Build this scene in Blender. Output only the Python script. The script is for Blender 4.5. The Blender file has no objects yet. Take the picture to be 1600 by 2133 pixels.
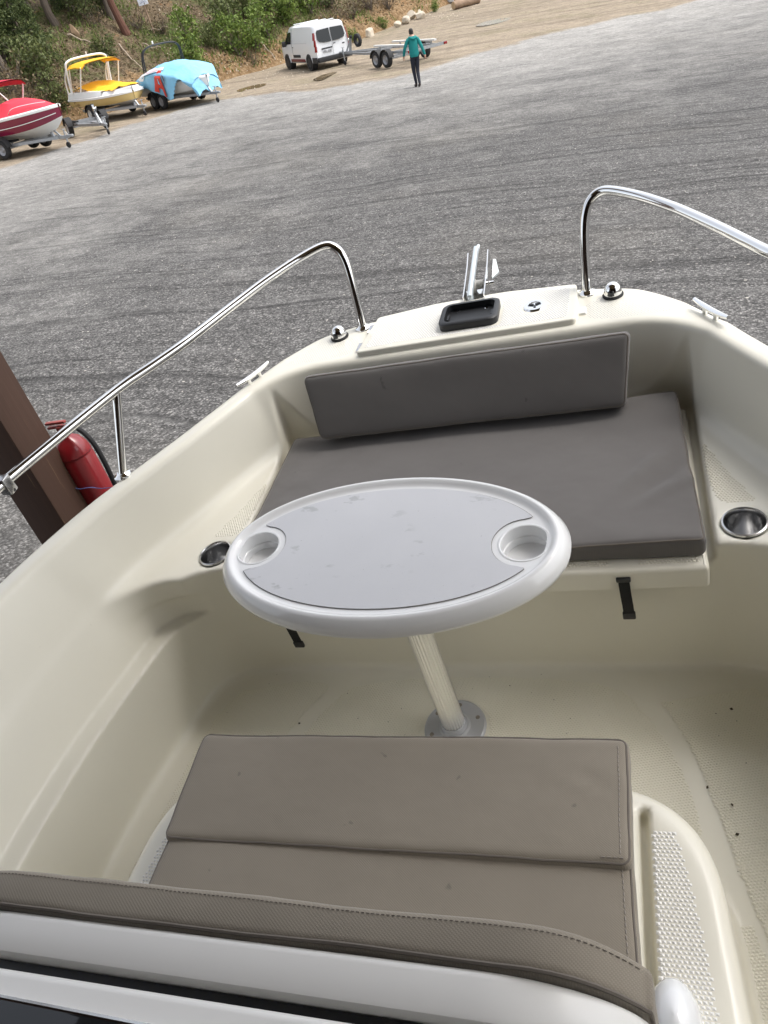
import bpy, bmesh, math, random
import numpy as np
from mathutils import Vector, Matrix

# ---------------------------------------------------------------- camera, sky, sun, exposure
scene = bpy.context.scene
COL = scene.collection
rad = math.radians
PITCH = rad(5.0)                                   # the boat sits bow-up on its trailer
BOATM = Matrix.Rotation(PITCH, 4, 'X')
cam_d = bpy.data.cameras.new('camera')
cam = bpy.data.objects.new('camera', cam_d)
COL.objects.link(cam)
_R = ((0.9429467, 0.2184202, -0.2512848), (-0.0688888, -0.6104114, -0.7890832), (-0.3257388, 0.7613741, -0.5605388))
_C = (0.50435, -1.44446, 1.71537)
cm = Matrix.Identity(4)
for i in range(3):
    cm[i][0] = _R[0][i]; cm[i][1] = -_R[1][i]; cm[i][2] = -_R[2][i]; cm[i][3] = _C[i]
cam.matrix_world = cm
cam_d.sensor_fit = 'VERTICAL'; cam_d.sensor_height = 36.0; cam_d.sensor_width = 27.0
cam_d.lens = 1609.69 / 2133.0 * 36.0
cam_d.clip_start = 0.02; cam_d.clip_end = 2000.0
scene.camera = cam

SUN_EL, SUN_AZ = rad(58), rad(70)                  # azimuth from +Y towards +X
world = bpy.data.worlds.new('World'); scene.world = world; world.use_nodes = True
wn = world.node_tree; wn.nodes.clear()
wo = wn.nodes.new('ShaderNodeOutputWorld'); wb = wn.nodes.new('ShaderNodeBackground')
sk = wn.nodes.new('ShaderNodeTexSky'); sk.sky_type = 'NISHITA'; sk.sun_disc = False
sk.sun_elevation = SUN_EL; sk.sun_rotation = SUN_AZ; sk.air_density = 1.0; sk.dust_density = 4.0; sk.ozone_density = 1.0
hs = wn.nodes.new('ShaderNodeHueSaturation'); hs.inputs['Saturation'].default_value = 0.30
wn.links.new(sk.outputs[0], hs.inputs['Color']); wn.links.new(hs.outputs[0], wb.inputs['Color'])
wb.inputs['Strength'].default_value = 0.15
wn.links.new(wb.outputs[0], wo.inputs['Surface'])
sun_d = bpy.data.lights.new('sun', 'SUN'); sun_d.energy = 0.6; sun_d.angle = rad(25); sun_d.color = (1.0, 0.96, 0.9)
sun = bpy.data.objects.new('sun', sun_d); COL.objects.link(sun)
sd = Vector((math.sin(SUN_AZ) * math.cos(SUN_EL), math.cos(SUN_AZ) * math.cos(SUN_EL), math.sin(SUN_EL)))
sun.rotation_euler = sd.to_track_quat('Z', 'Y').to_euler(); sun.location = sd * 60
scene.view_settings.view_transform = 'Standard'; scene.view_settings.look = 'None'
scene.view_settings.exposure = 1.26; scene.view_settings.gamma = 1.0
scene.view_settings.use_curve_mapping = False
scene.cycles.use_denoising = True
scene.cycles.max_bounces = 8; scene.cycles.diffuse_bounces = 5; scene.cycles.glossy_bounces = 4
scene.cycles.sample_clamp_indirect = 8.0
random.seed(7); RNG = np.random.default_rng(7)

# ---------------------------------------------------------------- node helpers
class NT:
    def __init__(s, name):
        s.m = bpy.data.materials.new(name); s.m.use_nodes = True
        s.t = s.m.node_tree; s.t.nodes.clear()
        s.out = s.n('ShaderNodeOutputMaterial'); s.b = s.n('ShaderNodeBsdfPrincipled')
        s.l(s.b.outputs[0], s.out.inputs['Surface'])
        s.tc = s.n('ShaderNodeTexCoord')
    def n(s, typ, **kw):
        x = s.t.nodes.new(typ)
        for k, v in kw.items(): setattr(x, k, v)
        return x
    def l(s, a, b): s.t.links.new(a, b)
    def setin(s, node, key, v):
        if hasattr(v, 'is_linked') or isinstance(v, bpy.types.NodeSocket): s.l(v, node.inputs[key])
        else: node.inputs[key].default_value = v
    def math(s, op, a, b=None, c=None, clamp=False):
        x = s.n('ShaderNodeMath', operation=op, use_clamp=clamp)
        s.setin(x, 0, a)
        if b is not None: s.setin(x, 1, b)
        if c is not None: s.setin(x, 2, c)
        return x.outputs[0]
    def mix(s, f, a, b, blend='MIX'):
        x = s.n('ShaderNodeMix', data_type='RGBA', blend_type=blend)
        s.setin(x, 0, f)
        for k, v in ((6, a), (7, b)):
            if isinstance(v, (tuple, list)): v = (v[0], v[1], v[2], 1.0)
            s.setin(x, k, v)
        return x.outputs[2]
    def ramp(s, f, stops):
        x = s.n('ShaderNodeValToRGB'); e = x.color_ramp.elements
        while len(e) < len(stops): e.new(0.5)
        for i, (p, c) in enumerate(stops):
            e[i].position = p
            e[i].color = (c, c, c, 1) if not isinstance(c, (tuple, list)) else (c[0], c[1], c[2], 1)
        s.l(f, x.inputs[0]); return x.outputs[0]
    def noise(s, scale, detail=4, rough=0.55, coord='Object', vec=None, dist=0.0):
        x = s.n('ShaderNodeTexNoise'); x.inputs['Scale'].default_value = scale
        x.inputs['Detail'].default_value = detail; x.inputs['Roughness'].default_value = rough
        x.inputs['Distortion'].default_value = dist
        s.l(vec if vec is not None else s.tc.outputs[coord], x.inputs['Vector']); return x.outputs['Fac']
    def mapping(s, scale=(1, 1, 1), rot=(0, 0, 0), loc=(0, 0, 0), coord='Object', vec=None):
        x = s.n('ShaderNodeMapping'); x.inputs['Scale'].default_value = scale
        x.inputs['Rotation'].default_value = rot; x.inputs['Location'].default_value = loc
        s.l(vec if vec is not None else s.tc.outputs[coord], x.inputs['Vector']); return x.outputs[0]
    def voro(s, scale, coord='Object', vec=None, feature='F1', rnd=1.0):
        x = s.n('ShaderNodeTexVoronoi', feature=feature); x.inputs['Scale'].default_value = scale
        x.inputs['Randomness'].default_value = rnd
        s.l(vec if vec is not None else s.tc.outputs[coord], x.inputs['Vector']); return x
    def bump(s, h, strength=0.3, dist=0.01, normal=None):
        x = s.n('ShaderNodeBump'); x.inputs['Strength'].default_value = strength
        x.inputs['Distance'].default_value = dist; s.l(h, x.inputs['Height'])
        if normal is not None: s.l(normal, x.inputs['Normal'])
        s.l(x.outputs[0], s.b.inputs['Normal']); return x.outputs[0]
    def col(s, v): s.setin(s.b, 'Base Color', (v[0], v[1], v[2], 1) if isinstance(v, (tuple, list)) else v)
    def p(s, **kw):
        for k, v in kw.items():
            s.setin(s.b, {'rough': 'Roughness', 'metal': 'Metallic', 'spec': 'Specular IOR Level', 'coat': 'Coat Weight',
                          'coatr': 'Coat Roughness', 'sheen': 'Sheen Weight', 'alpha': 'Alpha', 'trans': 'Transmission Weight', 'ior': 'IOR'}[k], v)
        return s

MATS = {}
def simple(name, c, rough=0.5, metal=0.0, var=0.12, scale=6.0, bump=0.0, bscale=60.0, spec=0.5, coat=0.0):
    """a plain painted/plastic/metal surface with slight uneven colour, gloss and relief"""
    if name in MATS: return MATS[name]
    t = NT(name); n = t.noise(scale, 5)
    lo = tuple(max(0, v * (1 - var)) for v in c); hi = tuple(min(1, v * (1 + var)) for v in c)
    t.col(t.mix(n, lo, hi)); t.p(metal=metal, spec=spec, coat=coat)
    n2 = t.noise(scale * 2.7, 4)
    t.l(t.math('MULTIPLY_ADD', n2, 0.25 * max(rough, 0.1), rough * 0.88), t.b.inputs['Roughness'])
    if bump: t.bump(t.noise(bscale, 3), bump, 0.004)
    MATS[name] = t.m; return t.m

# gelcoat: cream-white, faint mottling, a few grey scuffs
def gelcoat(name, c, dirt=0.25):
    t = NT(name)
    base = t.mix(t.noise(3.0, 5), tuple(v * 0.955 for v in c), tuple(min(1, v * 1.03) for v in c))
    specks = t.ramp(t.noise(260, 1, 0.5), [(0.765, 0.0), (0.80, 1.0)])
    big = t.ramp(t.noise(2.2, 4), [(0.40, 0.0), (0.60, 1.0)])
    f = t.math('MULTIPLY', t.math('MULTIPLY', specks, big), dirt)
    t.col(t.mix(f, base, (0.25, 0.22, 0.17)))
    t.l(t.math('MULTIPLY_ADD', t.noise(9, 4), 0.12, 0.27), t.b.inputs['Roughness'])
    t.p(coat=0.2, coatr=0.2); t.bump(t.noise(7, 2), 0.02, 0.01)
    return t.m
M_GEL = gelcoat('gelcoat_cream', (0.80, 0.772, 0.668))
M_GELW = gelcoat('gelcoat_white', (0.90, 0.892, 0.86), 0.1)
M_NONSLIP = gelcoat('gelcoat_nonslip', (0.82, 0.788, 0.67), 0.3)
M_NONSLIPW = gelcoat('gelcoat_nonslip_white', (0.82, 0.81, 0.78), 0.3)

def fabric(name, c, weave=560.0):
    t = NT(name)
    base = t.mix(t.noise(3.5, 5), tuple(v * 0.86 for v in c), tuple(v * 1.1 for v in c))
    st = t.ramp(t.noise(24, 2, 0.5), [(0.735, 0.0), (0.76, 1.0)])
    base = t.mix(t.math('MULTIPLY', st, 0.45), base, tuple(v * 0.35 for v in c))
    mp = t.mapping(rot=(0, 0, rad(38)))
    w1 = t.n('ShaderNodeTexWave'); w1.inputs['Scale'].default_value = weave * 0.25; t.l(mp, w1.inputs['Vector'])
    w2 = t.n('ShaderNodeTexWave', bands_direction='Y'); w2.inputs['Scale'].default_value = weave * 0.18; t.l(mp, w2.inputs['Vector'])
    wv = t.math('MULTIPLY', w1.outputs['Fac'], w2.outputs['Fac'])
    t.col(t.mix(t.math('MULTIPLY', wv, 0.22), base, tuple(min(1, v * 1.5) for v in c)))
    t.p(rough=0.82, spec=0.3, sheen=0.25)
    b1 = t.bump(wv, 0.25, 0.001)
    b2 = t.n('ShaderNodeBump'); b2.inputs['Strength'].default_value = 0.25; b2.inputs['Distance'].default_value = 0.02
    t.l(t.noise(5, 3), b2.inputs['Height']); t.l(b1, b2.inputs['Normal']); t.l(b2.outputs[0], t.b.inputs['Normal'])
    return t.m
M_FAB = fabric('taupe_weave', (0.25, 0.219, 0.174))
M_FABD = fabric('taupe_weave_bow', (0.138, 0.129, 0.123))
M_PIPE = simple('seam_thread', (0.15, 0.13, 0.11), 0.8)
M_STITCHD = simple('stitch_thread_dark', (0.17, 0.145, 0.12), 0.8)
M_STITCH = simple('stitch_thread', (0.30, 0.27, 0.235), 0.8)

M_CHROME = simple('polished_steel', (0.80, 0.80, 0.79), 0.07, 1.0, 0.05)
M_BRUSH = simple('brushed_steel', (0.55, 0.55, 0.55), 0.24, 1.0, 0.08)
M_BLACK = simple('black_plastic', (0.012, 0.013, 0.015), 0.42)
M_RUBBER = simple('black_rubber', (0.018, 0.018, 0.019), 0.75, bump=0.2)
M_WEB = simple('black_webbing', (0.012, 0.012, 0.012), 0.85, bump=0.4, bscale=400)
M_TABLE = simple('table_white_plastic', (0.82, 0.822, 0.815), 0.16, var=0.03, coat=0.4)
M_ALU = simple('ribbed_aluminium', (0.78, 0.77, 0.74), 0.30, 0.85, 0.06)
M_FLANGE = simple('flange_grey', (0.50, 0.51, 0.54), 0.35, 0.3, 0.06)
M_SCREW = simple('screw_steel', (0.30, 0.27, 0.24), 0.4, 0.8)
M_GALV = simple('galvanised_steel', (0.34, 0.355, 0.37), 0.5, 0.5, 0.3, 9)
M_SHINYW = simple('white_paint_gloss', (0.83, 0.84, 0.845), 0.22, var=0.03, coat=0.3)
M_DARKGLASS = simple('dark_glass', (0.012, 0.014, 0.016), 0.04, var=0.02)
M_BLUESTRING = simple('blue_string', (0.14, 0.17, 0.42), 0.8)
t = NT('table_inlay_grey')
b0 = t.mix(t.noise(6, 5), (0.58, 0.585, 0.605), (0.66, 0.664, 0.68))
mpi = t.mapping(scale=(1.0, 2.2, 1.0), rot=(0, 0, 0.6))
sc1 = t.math('MULTIPLY', t.math('MULTIPLY', t.ramp(t.noise(17, 3, 0.6, vec=mpi), [(0.60, 0.0), (0.68, 1.0)]), t.ramp(t.noise(4.5, 2), [(0.50, 0.0), (0.60, 1.0)])), 0.5)
sc2 = t.math('MULTIPLY', t.ramp(t.noise(190, 1), [(0.75, 0.0), (0.79, 1.0)]), 0.5)
b0 = t.mix(sc1, b0, (0.34, 0.355, 0.35)); b0 = t.mix(sc2, b0, (0.3, 0.3, 0.29))
t.col(b0); t.p(rough=0.38, spec=0.5); t.bump(t.noise(700, 2), 0.25, 0.0008)
M_INLAY = t.m

# ---------------------------------------------------------------- geometry helpers
def P3(a): return np.asarray(a, dtype=float).reshape(-1, 3)
def mesh(name, V, F, mat, parent=None, smooth=True, mats=None, mi=None):
    me = bpy.data.meshes.new(name)
    V = P3(V)
    me.from_pydata(V.tolist(), [], F if isinstance(F, list) else F.tolist())
    for m in (mats or [mat]): me.materials.append(m)
    if mi is not None: me.polygons.foreach_set('material_index', np.asarray(mi, dtype=np.int32))
    if smooth: me.polygons.foreach_set('use_smooth', np.ones(len(me.polygons), dtype=bool))
    me.update()
    o = bpy.data.objects.new(name, me); COL.objects.link(o)
    if parent is not None: o.parent = parent
    return o
def sharp(o, ang=35):
    me = o.data
    bm = bmesh.new(); bm.from_mesh(me); a = rad(ang)
    for e in bm.edges:
        if len(e.link_faces) == 2 and e.calc_face_angle(0) > a: e.smooth = False
    bm.to_mesh(me); bm.free(); return o
class G:
    """collects shapes of ONE part"""
    def __init__(s): s.V = []; s.F = []
    def add(s, V, F, M=None):
        V = P3(V)
        if M is not None: V = (np.array(M)[:3, :3] @ V.T).T + np.array(M)[:3, 3]
        k = len(s.V); s.V += V.tolist(); s.F += [tuple(i + k for i in f) for f in F]; return s
    def box(s, c, size, rz=0.0, M=None, bev=0.0):
        bm = bmesh.new(); bmesh.ops.create_cube(bm, size=1)
        for v in bm.verts: v.co = Vector((v.co.x * size[0], v.co.y * size[1], v.co.z * size[2]))
        if bev: bmesh.ops.bevel(bm, geom=bm.edges[:], offset=bev, segments=2, affect='EDGES', profile=0.5)
        T = Matrix.Translation(c) @ Matrix.Rotation(rz, 4, 'Z')
        if M is not None: T = T @ M
        bm.verts.ensure_lookup_table()
        V = [tuple(T @ v.co) for v in bm.verts]; F = [[v.index for v in f.verts] for f in bm.faces]; bm.free()
        return s.add(V, F)
    def tube(s, pts, r, n=8, closed=False, cap=True):
        pts = P3(pts); m = len(pts); rr = np.full(m, r) if np.isscalar(r) else np.asarray(r)
        T = np.zeros_like(pts)
        for i in range(m):
            a = pts[(i - 1) % m] if closed or i > 0 else pts[i]; b = pts[(i + 1) % m] if closed or i < m - 1 else pts[i]
            d = b - a; T[i] = d / (np.linalg.norm(d) + 1e-12)
        up = np.array([0, 0, 1.]) if abs(T[0][2]) < 0.9 else np.array([1., 0, 0])
        N = up - T[0] * (up @ T[0]); N /= np.linalg.norm(N)
        V = []
        for i in range(m):
            N = N - T[i] * (N @ T[i]); N /= (np.linalg.norm(N) + 1e-12); Bn = np.cross(T[i], N)
            for k in range(n):
                a = 2 * math.pi * k / n; V.append(pts[i] + rr[i] * (math.cos(a) * N + math.sin(a) * Bn))
        F = []
        for i in range(m if closed else m - 1):
            j = (i + 1) % m
            for k in range(n): F.append((i * n + k, i * n + (k + 1) % n, j * n + (k + 1) % n, j * n + k))
        if cap and not closed: F.append(tuple(range(n))[::-1]); F.append(tuple((m - 1) * n + k for k in range(n)))
        return s.add(V, F)
    def lathe(s, prof, n=24, M=None, arc=2 * math.pi):
        V = []; F = []; m = len(prof)
        for k in range(n):
            a = arc * k / n
            for (r, z) in prof: V.append((r * math.cos(a), r * math.sin(a), z))
        for k in range(n):
            j = (k + 1) % n
            for i in range(m - 1): F.append((k * m + i, j * m + i, j * m + i + 1, k * m + i + 1))
        return s.add(V, F, M)
    def prism(s, poly, z0, z1, bev=0.0, M=None, seg=2):
        bm = bmesh.new(); vs = [bm.verts.new((p[0], p[1], z0)) for p in poly]
        f = bm.faces.new(vs); r = bmesh.ops.extrude_face_region(bm, geom=[f])
        top = [v for v in r['geom'] if isinstance(v, bmesh.types.BMVert)]
        for v in top: v.co.z = z1
        bmesh.ops.recalc_face_normals(bm, faces=bm.faces[:])
        if bev:
            ts = set(top)
            ed = [e for e in bm.edges if e.verts[0] in ts and e.verts[1] in ts]
            bmesh.ops.bevel(bm, geom=ed, offset=bev, segments=seg, affect='EDGES', profile=0.5)
        bm.verts.index_update()
        V = [tuple(v.co) for v in bm.verts]; F = [[v.index for v in f.verts] for f in bm.faces]; bm.free()
        return s.add(V, F, M)
    def quad(s, a, b, c, d): return s.add([a, b, c, d], [(0, 1, 2, 3)])
    def make(s, name, mat, parent=None, smooth=True, ang=35):
        o = mesh(name, s.V, s.F, mat, parent, smooth)
        return sharp(o, ang) if smooth else o
def catmull(pts, n=8, closed=False):
    pts = np.asarray(pts, float); m = len(pts); out = []
    for i in range(m if closed else m - 1):
        g = lambda k: pts[k % m] if closed else pts[min(max(k, 0), m - 1)]
        p0, p1, p2, p3 = g(i - 1), g(i), g(i + 1), g(i + 2)
        for t_ in np.linspace(0, 1, n, endpoint=False):
            out.append(0.5 * (2 * p1 + (p2 - p0) * t_ + (2 * p0 - 5 * p1 + 4 * p2 - p3) * t_ ** 2 + (3 * p1 - p0 - 3 * p2 + p3) * t_ ** 3))
    if not closed: out.append(pts[-1])
    return np.array(out)
def chaikin(pts, it=2, closed=True):
    pts = np.asarray(pts, float)
    for _ in range(it):
        nx = np.roll(pts, -1, axis=0)
        pts = np.stack([0.75 * pts + 0.25 * nx, 0.25 * pts + 0.75 * nx], 1).reshape(-1, pts.shape[1])
    return pts
def rrect(x0, x1, y0, y1, r, n=6):
    out = []
    for cx, cy, a0 in ((x1 - r, y1 - r, 0), (x0 + r, y1 - r, 90), (x0 + r, y0 + r, 180), (x1 - r, y0 + r, 270)):
        for k in range(n + 1):
            a = rad(a0 + 90 * k / n); out.append((cx + r * math.cos(a), cy + r * math.sin(a)))
    return out
def inpoly(px, py, poly):
    poly = np.asarray(poly, float); c = np.zeros(px.shape, bool); j = len(poly) - 1
    for i in range(len(poly)):
        xi, yi = poly[i]; xj, yj = poly[j]
        if yi != yj:
            c ^= ((yi > py) != (yj > py)) & (px < (xj - xi) * (py - yi) / (yj - yi) + xi)
        j = i
    return c
def polydist(px, py, poly):
    poly = np.asarray(poly, float); d = np.full(px.shape, 1e9)
    for i in range(len(poly)):
        a = poly[i - 1]; b = poly[i]; ab = b - a; L = ab @ ab + 1e-12
        t_ = np.clip(((px - a[0]) * ab[0] + (py - a[1]) * ab[1]) / L, 0, 1)
        d = np.minimum(d, np.hypot(px - a[0] - t_ * ab[0], py - a[1] - t_ * ab[1]))
    return np.where(inpoly(px, py, poly), -d, d)
def vnoise(x, y, seed=0):
    """smooth value noise in python (numpy)"""
    x = np.asarray(x, float); y = np.asarray(y, float)
    xi = np.floor(x).astype(np.int64); yi = np.floor(y).astype(np.int64); fx = x - xi; fy = y - yi
    fx = fx * fx * (3 - 2 * fx); fy = fy * fy * (3 - 2 * fy)
    def h(a, b):
        v = (a * 374761393 + b * 668265263 + seed * 974711) & 0x7fffffff
        v = ((v ^ (v >> 13)) * 1274126177) & 0x7fffffff
        return ((v ^ (v >> 16)) & 0xffff) / 65535.0
    return (h(xi, yi) * (1 - fx) + h(xi + 1, yi) * fx) * (1 - fy) + (h(xi, yi + 1) * (1 - fx) + h(xi + 1, yi + 1) * fx) * fy
def fbm(x, y, seed=0, o=4):
    s = 0; a = 0.5
    for k in range(o): s = s + a * vnoise(np.asarray(x) * 2 ** k, np.asarray(y) * 2 ** k, seed + k); a *= 0.5
    return s
def tag(o, label, cat=None, group=None, kind=None):
    if label: o['label'] = label
    if cat: o['category'] = cat
    if group: o['group'] = group
    if kind: o['kind'] = kind
    return o
def empty(name, M):
    o = bpy.data.objects.new(name, None); COL.objects.link(o); o.empty_display_size = 0.2; o.matrix_world = M; return o
def copy_tree(o, parent=None):
    c = o.copy(); COL.objects.link(c); c.parent = parent
    if parent is not None: c.matrix_parent_inverse = o.matrix_parent_inverse.copy()
    for ch in list(o.children): copy_tree(ch, c)
    return c
def boatroot(name, origin):
    """an Empty at boat coordinates 'origin', tilted with the boat"""
    return empty(name, BOATM @ Matrix.Translation(origin))
def on_boat(o, origin):
    o.data.transform(Matrix.Translation(-Vector(origin))); o.matrix_world = BOATM @ Matrix.Translation(origin); return o
# ---------------------------------------------------------------- ground
def hg(x, y):
    x = np.clip(np.asarray(x, float), -45, 30); y = np.clip(np.asarray(y, float), -15, 75)
    return -0.95 - 0.0906 * x - 0.0757 * y + 0.0386 * y * y / 50.0
FOOT = catmull([(-44, -8), (-37, 8), (-31.5, 19), (-27, 27), (-24, 33), (-21.5, 37.2), (-18.8, 41.7), (-16.8, 45.0), (-14.6, 49.0),
                (-13.5, 53), (-12.0, 57.5), (-10.4, 63), (-7, 74), (0, 92), (14, 112)], 6)
def footdist(x, y):
    """signed distance to the foot of the bank, positive uphill"""
    x = np.asarray(x, float); y = np.asarray(y, float); best = np.full(x.shape, 1e9); sg = np.ones(x.shape)
    for i in range(len(FOOT) - 1):
        a = FOOT[i]; ab = FOOT[i + 1] - a; L = ab @ ab
        t_ = np.clip(((x - a[0]) * ab[0] + (y - a[1]) * ab[1]) / L, 0, 1)
        dx = x - a[0] - t_ * ab[0]; dy = y - a[1] - t_ * ab[1]; d = np.hypot(dx, dy)
        s_ = np.sign(ab[0] * dy - ab[1] * dx); up = d < best
        best = np.where(up, d, best); sg = np.where(up, np.where(s_ == 0, 1, s_), sg)
    return best * sg
def prof(v):
    v = np.maximum(np.asarray(v, float), 0); return 0.9 * (1 - np.exp(-v / 0.9)) + 0.40 * np.minimum(v, 45)
def hillz(x, y, d=None):
    d = footdist(x, y) if d is None else d
    n = (fbm(np.asarray(x) * 0.35, np.asarray(y) * 0.35, 3) - 0.5) * 1.1 + (fbm(np.asarray(x) * 1.6, np.asarray(y) * 1.6, 9) - 0.5) * 0.35
    return hg(x, y) + prof(d) + n * np.clip(d / 2.5, 0, 1)
def terrain(x, y):
    d = footdist(x, y); return np.where(d > 0, hillz(x, y, d), hg(x, y))
_Rn = np.array(_R); _Cn = np.array(_C)
def at(px, py, tmax=120.0):
    """terrain point seen at photo pixel (px, py): used once, when laying the place out"""
    d = np.array([(px - 800) / 1609.69, (py - 1066.5) / 1609.69, 1.0]) @ _Rn
    ts = np.linspace(4, tmax, 1400); Q = _Cn + d[None, :] * ts[:, None]
    below = Q[:, 2] < terrain(Q[:, 0], Q[:, 1])
    k = int(np.argmax(below)) if below.any() else len(ts) - 1
    return Vector(Q[k])
def gridmesh(name, X, Y, Z, mat, attrs=None):
    n, m = X.shape; V = np.stack([X, Y, Z], -1).reshape(-1, 3)
    I = np.arange(n * m).reshape(n, m)
    F = np.stack([I[:-1, :-1], I[1:, :-1], I[1:, 1:], I[:-1, 1:]], -1).reshape(-1, 4)
    o = mesh(name, V, F, mat)
    for k, a in (attrs or {}).items():
        at_ = o.data.attributes.new(k, 'FLOAT', 'POINT'); at_.data.foreach_set('value', a.reshape(-1).astype(np.float32))
    return o
# gravel / dirt material
t = NT('gravel_and_dirt')
pos = t.tc.outputs['Object']
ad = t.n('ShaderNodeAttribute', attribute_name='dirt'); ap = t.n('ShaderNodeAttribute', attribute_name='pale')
v1 = t.voro(52); v2 = t.voro(120); v3 = t.voro(24)
def cellval(v):
    s_ = t.n('ShaderNodeSeparateColor'); t.l(v.outputs['Color'], s_.inputs[0]); return s_.outputs[0]
c1, c2, c3 = cellval(v1), cellval(v2), cellval(v3)
stone = t.ramp(c1, [(0.0, (0.03, 0.029, 0.028)), (0.30, (0.095, 0.092, 0.089)), (0.70, (0.22, 0.213, 0.206)), (0.92, (0.36, 0.35, 0.335)), (1.0, (0.50, 0.48, 0.45))])
fine = t.ramp(c2, [(0.0, (0.05, 0.048, 0.047)), (0.6, (0.13, 0.126, 0.122)), (1.0, (0.28, 0.272, 0.265))])
g = t.mix(0.35, stone, fine)
gap = t.ramp(v1.outputs['Distance'], [(0.25, 0.0), (0.75, 1.0)])
g = t.mix(t.math('MULTIPLY', gap, 0.6), g, (0.02, 0.019, 0.018))
lone = t.math('MULTIPLY', t.ramp(c3, [(0.993, 0.0), (0.996, 1.0)]), t.ramp(v3.outputs['Distance'], [(0.3, 1.0), (0.42, 0.0)]))
g = t.mix(lone, g, (0.50, 0.47, 0.42))
# tyre-raked streaks, several directions, and broad patches
def streak(rot, sc, seed, lo, hi):
    wob = t.n('ShaderNodeTexNoise'); wob.inputs['Scale'].default_value = 0.16; t.l(pos, wob.inputs['Vector'])
    add = t.n('ShaderNodeMixRGB', blend_type='LINEAR_LIGHT'); add.inputs[0].default_value = 2.2
    t.l(pos, add.inputs[1]); t.l(wob.outputs['Color'], add.inputs[2])
    mp = t.mapping(scale=(sc[0], sc[1], 0.2), rot=(0, 0, rot), loc=(seed, seed * 1.7, 0), vec=add.outputs[0])
    return t.ramp(t.noise(1.0, 6, 0.62, vec=mp), [(lo, 0.0), (hi, 1.0)])
s1 = streak(rad(-14), (0.16, 5.0), 3.1, 0.55, 0.64); s2 = streak(rad(-42), (0.22, 6.5), 9.2, 0.57, 0.66); s3 = streak(rad(12), (0.14, 4.0), 5.5, 0.54, 0.70)
g = t.mix(t.math('MULTIPLY', s1, 0.5), g, (0.04, 0.039, 0.038))
g = t.mix(t.math('MULTIPLY', s2, 0.5), g, (0.04, 0.039, 0.038))
g = t.mix(t.math('MULTIPLY', s3, 0.30), g, (0.22, 0.215, 0.205))
dust = t.ramp(t.noise(0.22, 5, 0.6), [(0.5, 0.0), (0.75, 1.0)])
g = t.mix(t.math('MULTIPLY', dust, 0.25), g, (0.26, 0.24, 0.205))
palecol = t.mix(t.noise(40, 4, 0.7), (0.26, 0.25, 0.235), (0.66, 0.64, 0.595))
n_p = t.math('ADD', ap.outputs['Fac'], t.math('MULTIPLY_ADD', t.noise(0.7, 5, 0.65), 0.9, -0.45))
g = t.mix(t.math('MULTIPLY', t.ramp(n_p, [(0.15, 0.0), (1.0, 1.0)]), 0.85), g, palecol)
d_a = t.mix(t.noise(1.6, 6, 0.65), (0.22, 0.172, 0.118), (0.46, 0.385, 0.29))
rut = streak(rad(-33), (0.1, 1.7), 1.3, 0.45, 0.7)
d_b = t.mix(t.math('MULTIPLY', rut, 0.6), d_a, (0.13, 0.10, 0.07))
d_b = t.mix(t.math('MULTIPLY', t.ramp(t.noise(30, 4, 0.7), [(0.55, 0.0), (0.7, 1.0)]), 0.4), d_b, (0.40, 0.35, 0.28))
d_b = t.mix(t.math('MULTIPLY', t.ramp(t.noise(0.5, 4), [(0.52, 0.0), (0.68, 1.0)]), 0.25), d_b, (0.17, 0.17, 0.07))
n_d = t.math('ADD', ad.outputs['Fac'], t.math('MULTIPLY_ADD', t.noise(0.55, 6, 0.7), 1.1, -0.55))
g = t.mix(t.ramp(n_d, [(0.42, 0.0), (0.62, 1.0)]), g, d_b)
cl = t.ramp(t.noise(11, 6, 0.75), [(0.30, 0.50), (0.50, 0.78), (0.70, 1.02)]); cl2 = t.ramp(t.noise(3.1, 6, 0.75), [(0.30, 0.72), (0.50, 1.0), (0.70, 1.28)])
vm = t.n('ShaderNodeVectorMath', operation='MULTIPLY'); t.l(g, vm.inputs[0]); t.l(cl, vm.inputs[1]); vm2 = t.n('ShaderNodeVectorMath', operation='MULTIPLY'); t.l(vm.outputs[0], vm2.inputs[0]); t.l(cl2, vm2.inputs[1]); g = vm2.outputs[0]
t.col(g); t.p(rough=0.9, spec=0.25)
hh = t.math('ADD', t.math('MULTIPLY', v1.outputs['Distance'], -1.0), t.math('MULTIPLY', v2.outputs['Distance'], -0.4))
b1 = t.n('ShaderNodeBump'); b1.inputs['Strength'].default_value = 0.8; b1.inputs['Distance'].default_value = 0.006; t.l(hh, b1.inputs['Height'])
b2 = t.n('ShaderNodeBump'); b2.inputs['Strength'].default_value = 0.5; b2.inputs['Distance'].default_value = 0.05
t.l(t.math('MULTIPLY', s1, -1.0), b2.inputs['Height']); t.l(b1.outputs[0], b2.inputs['Normal']); t.l(b2.outputs[0], t.b.inputs['Normal'])
M_GRAVEL = t.m

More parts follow.
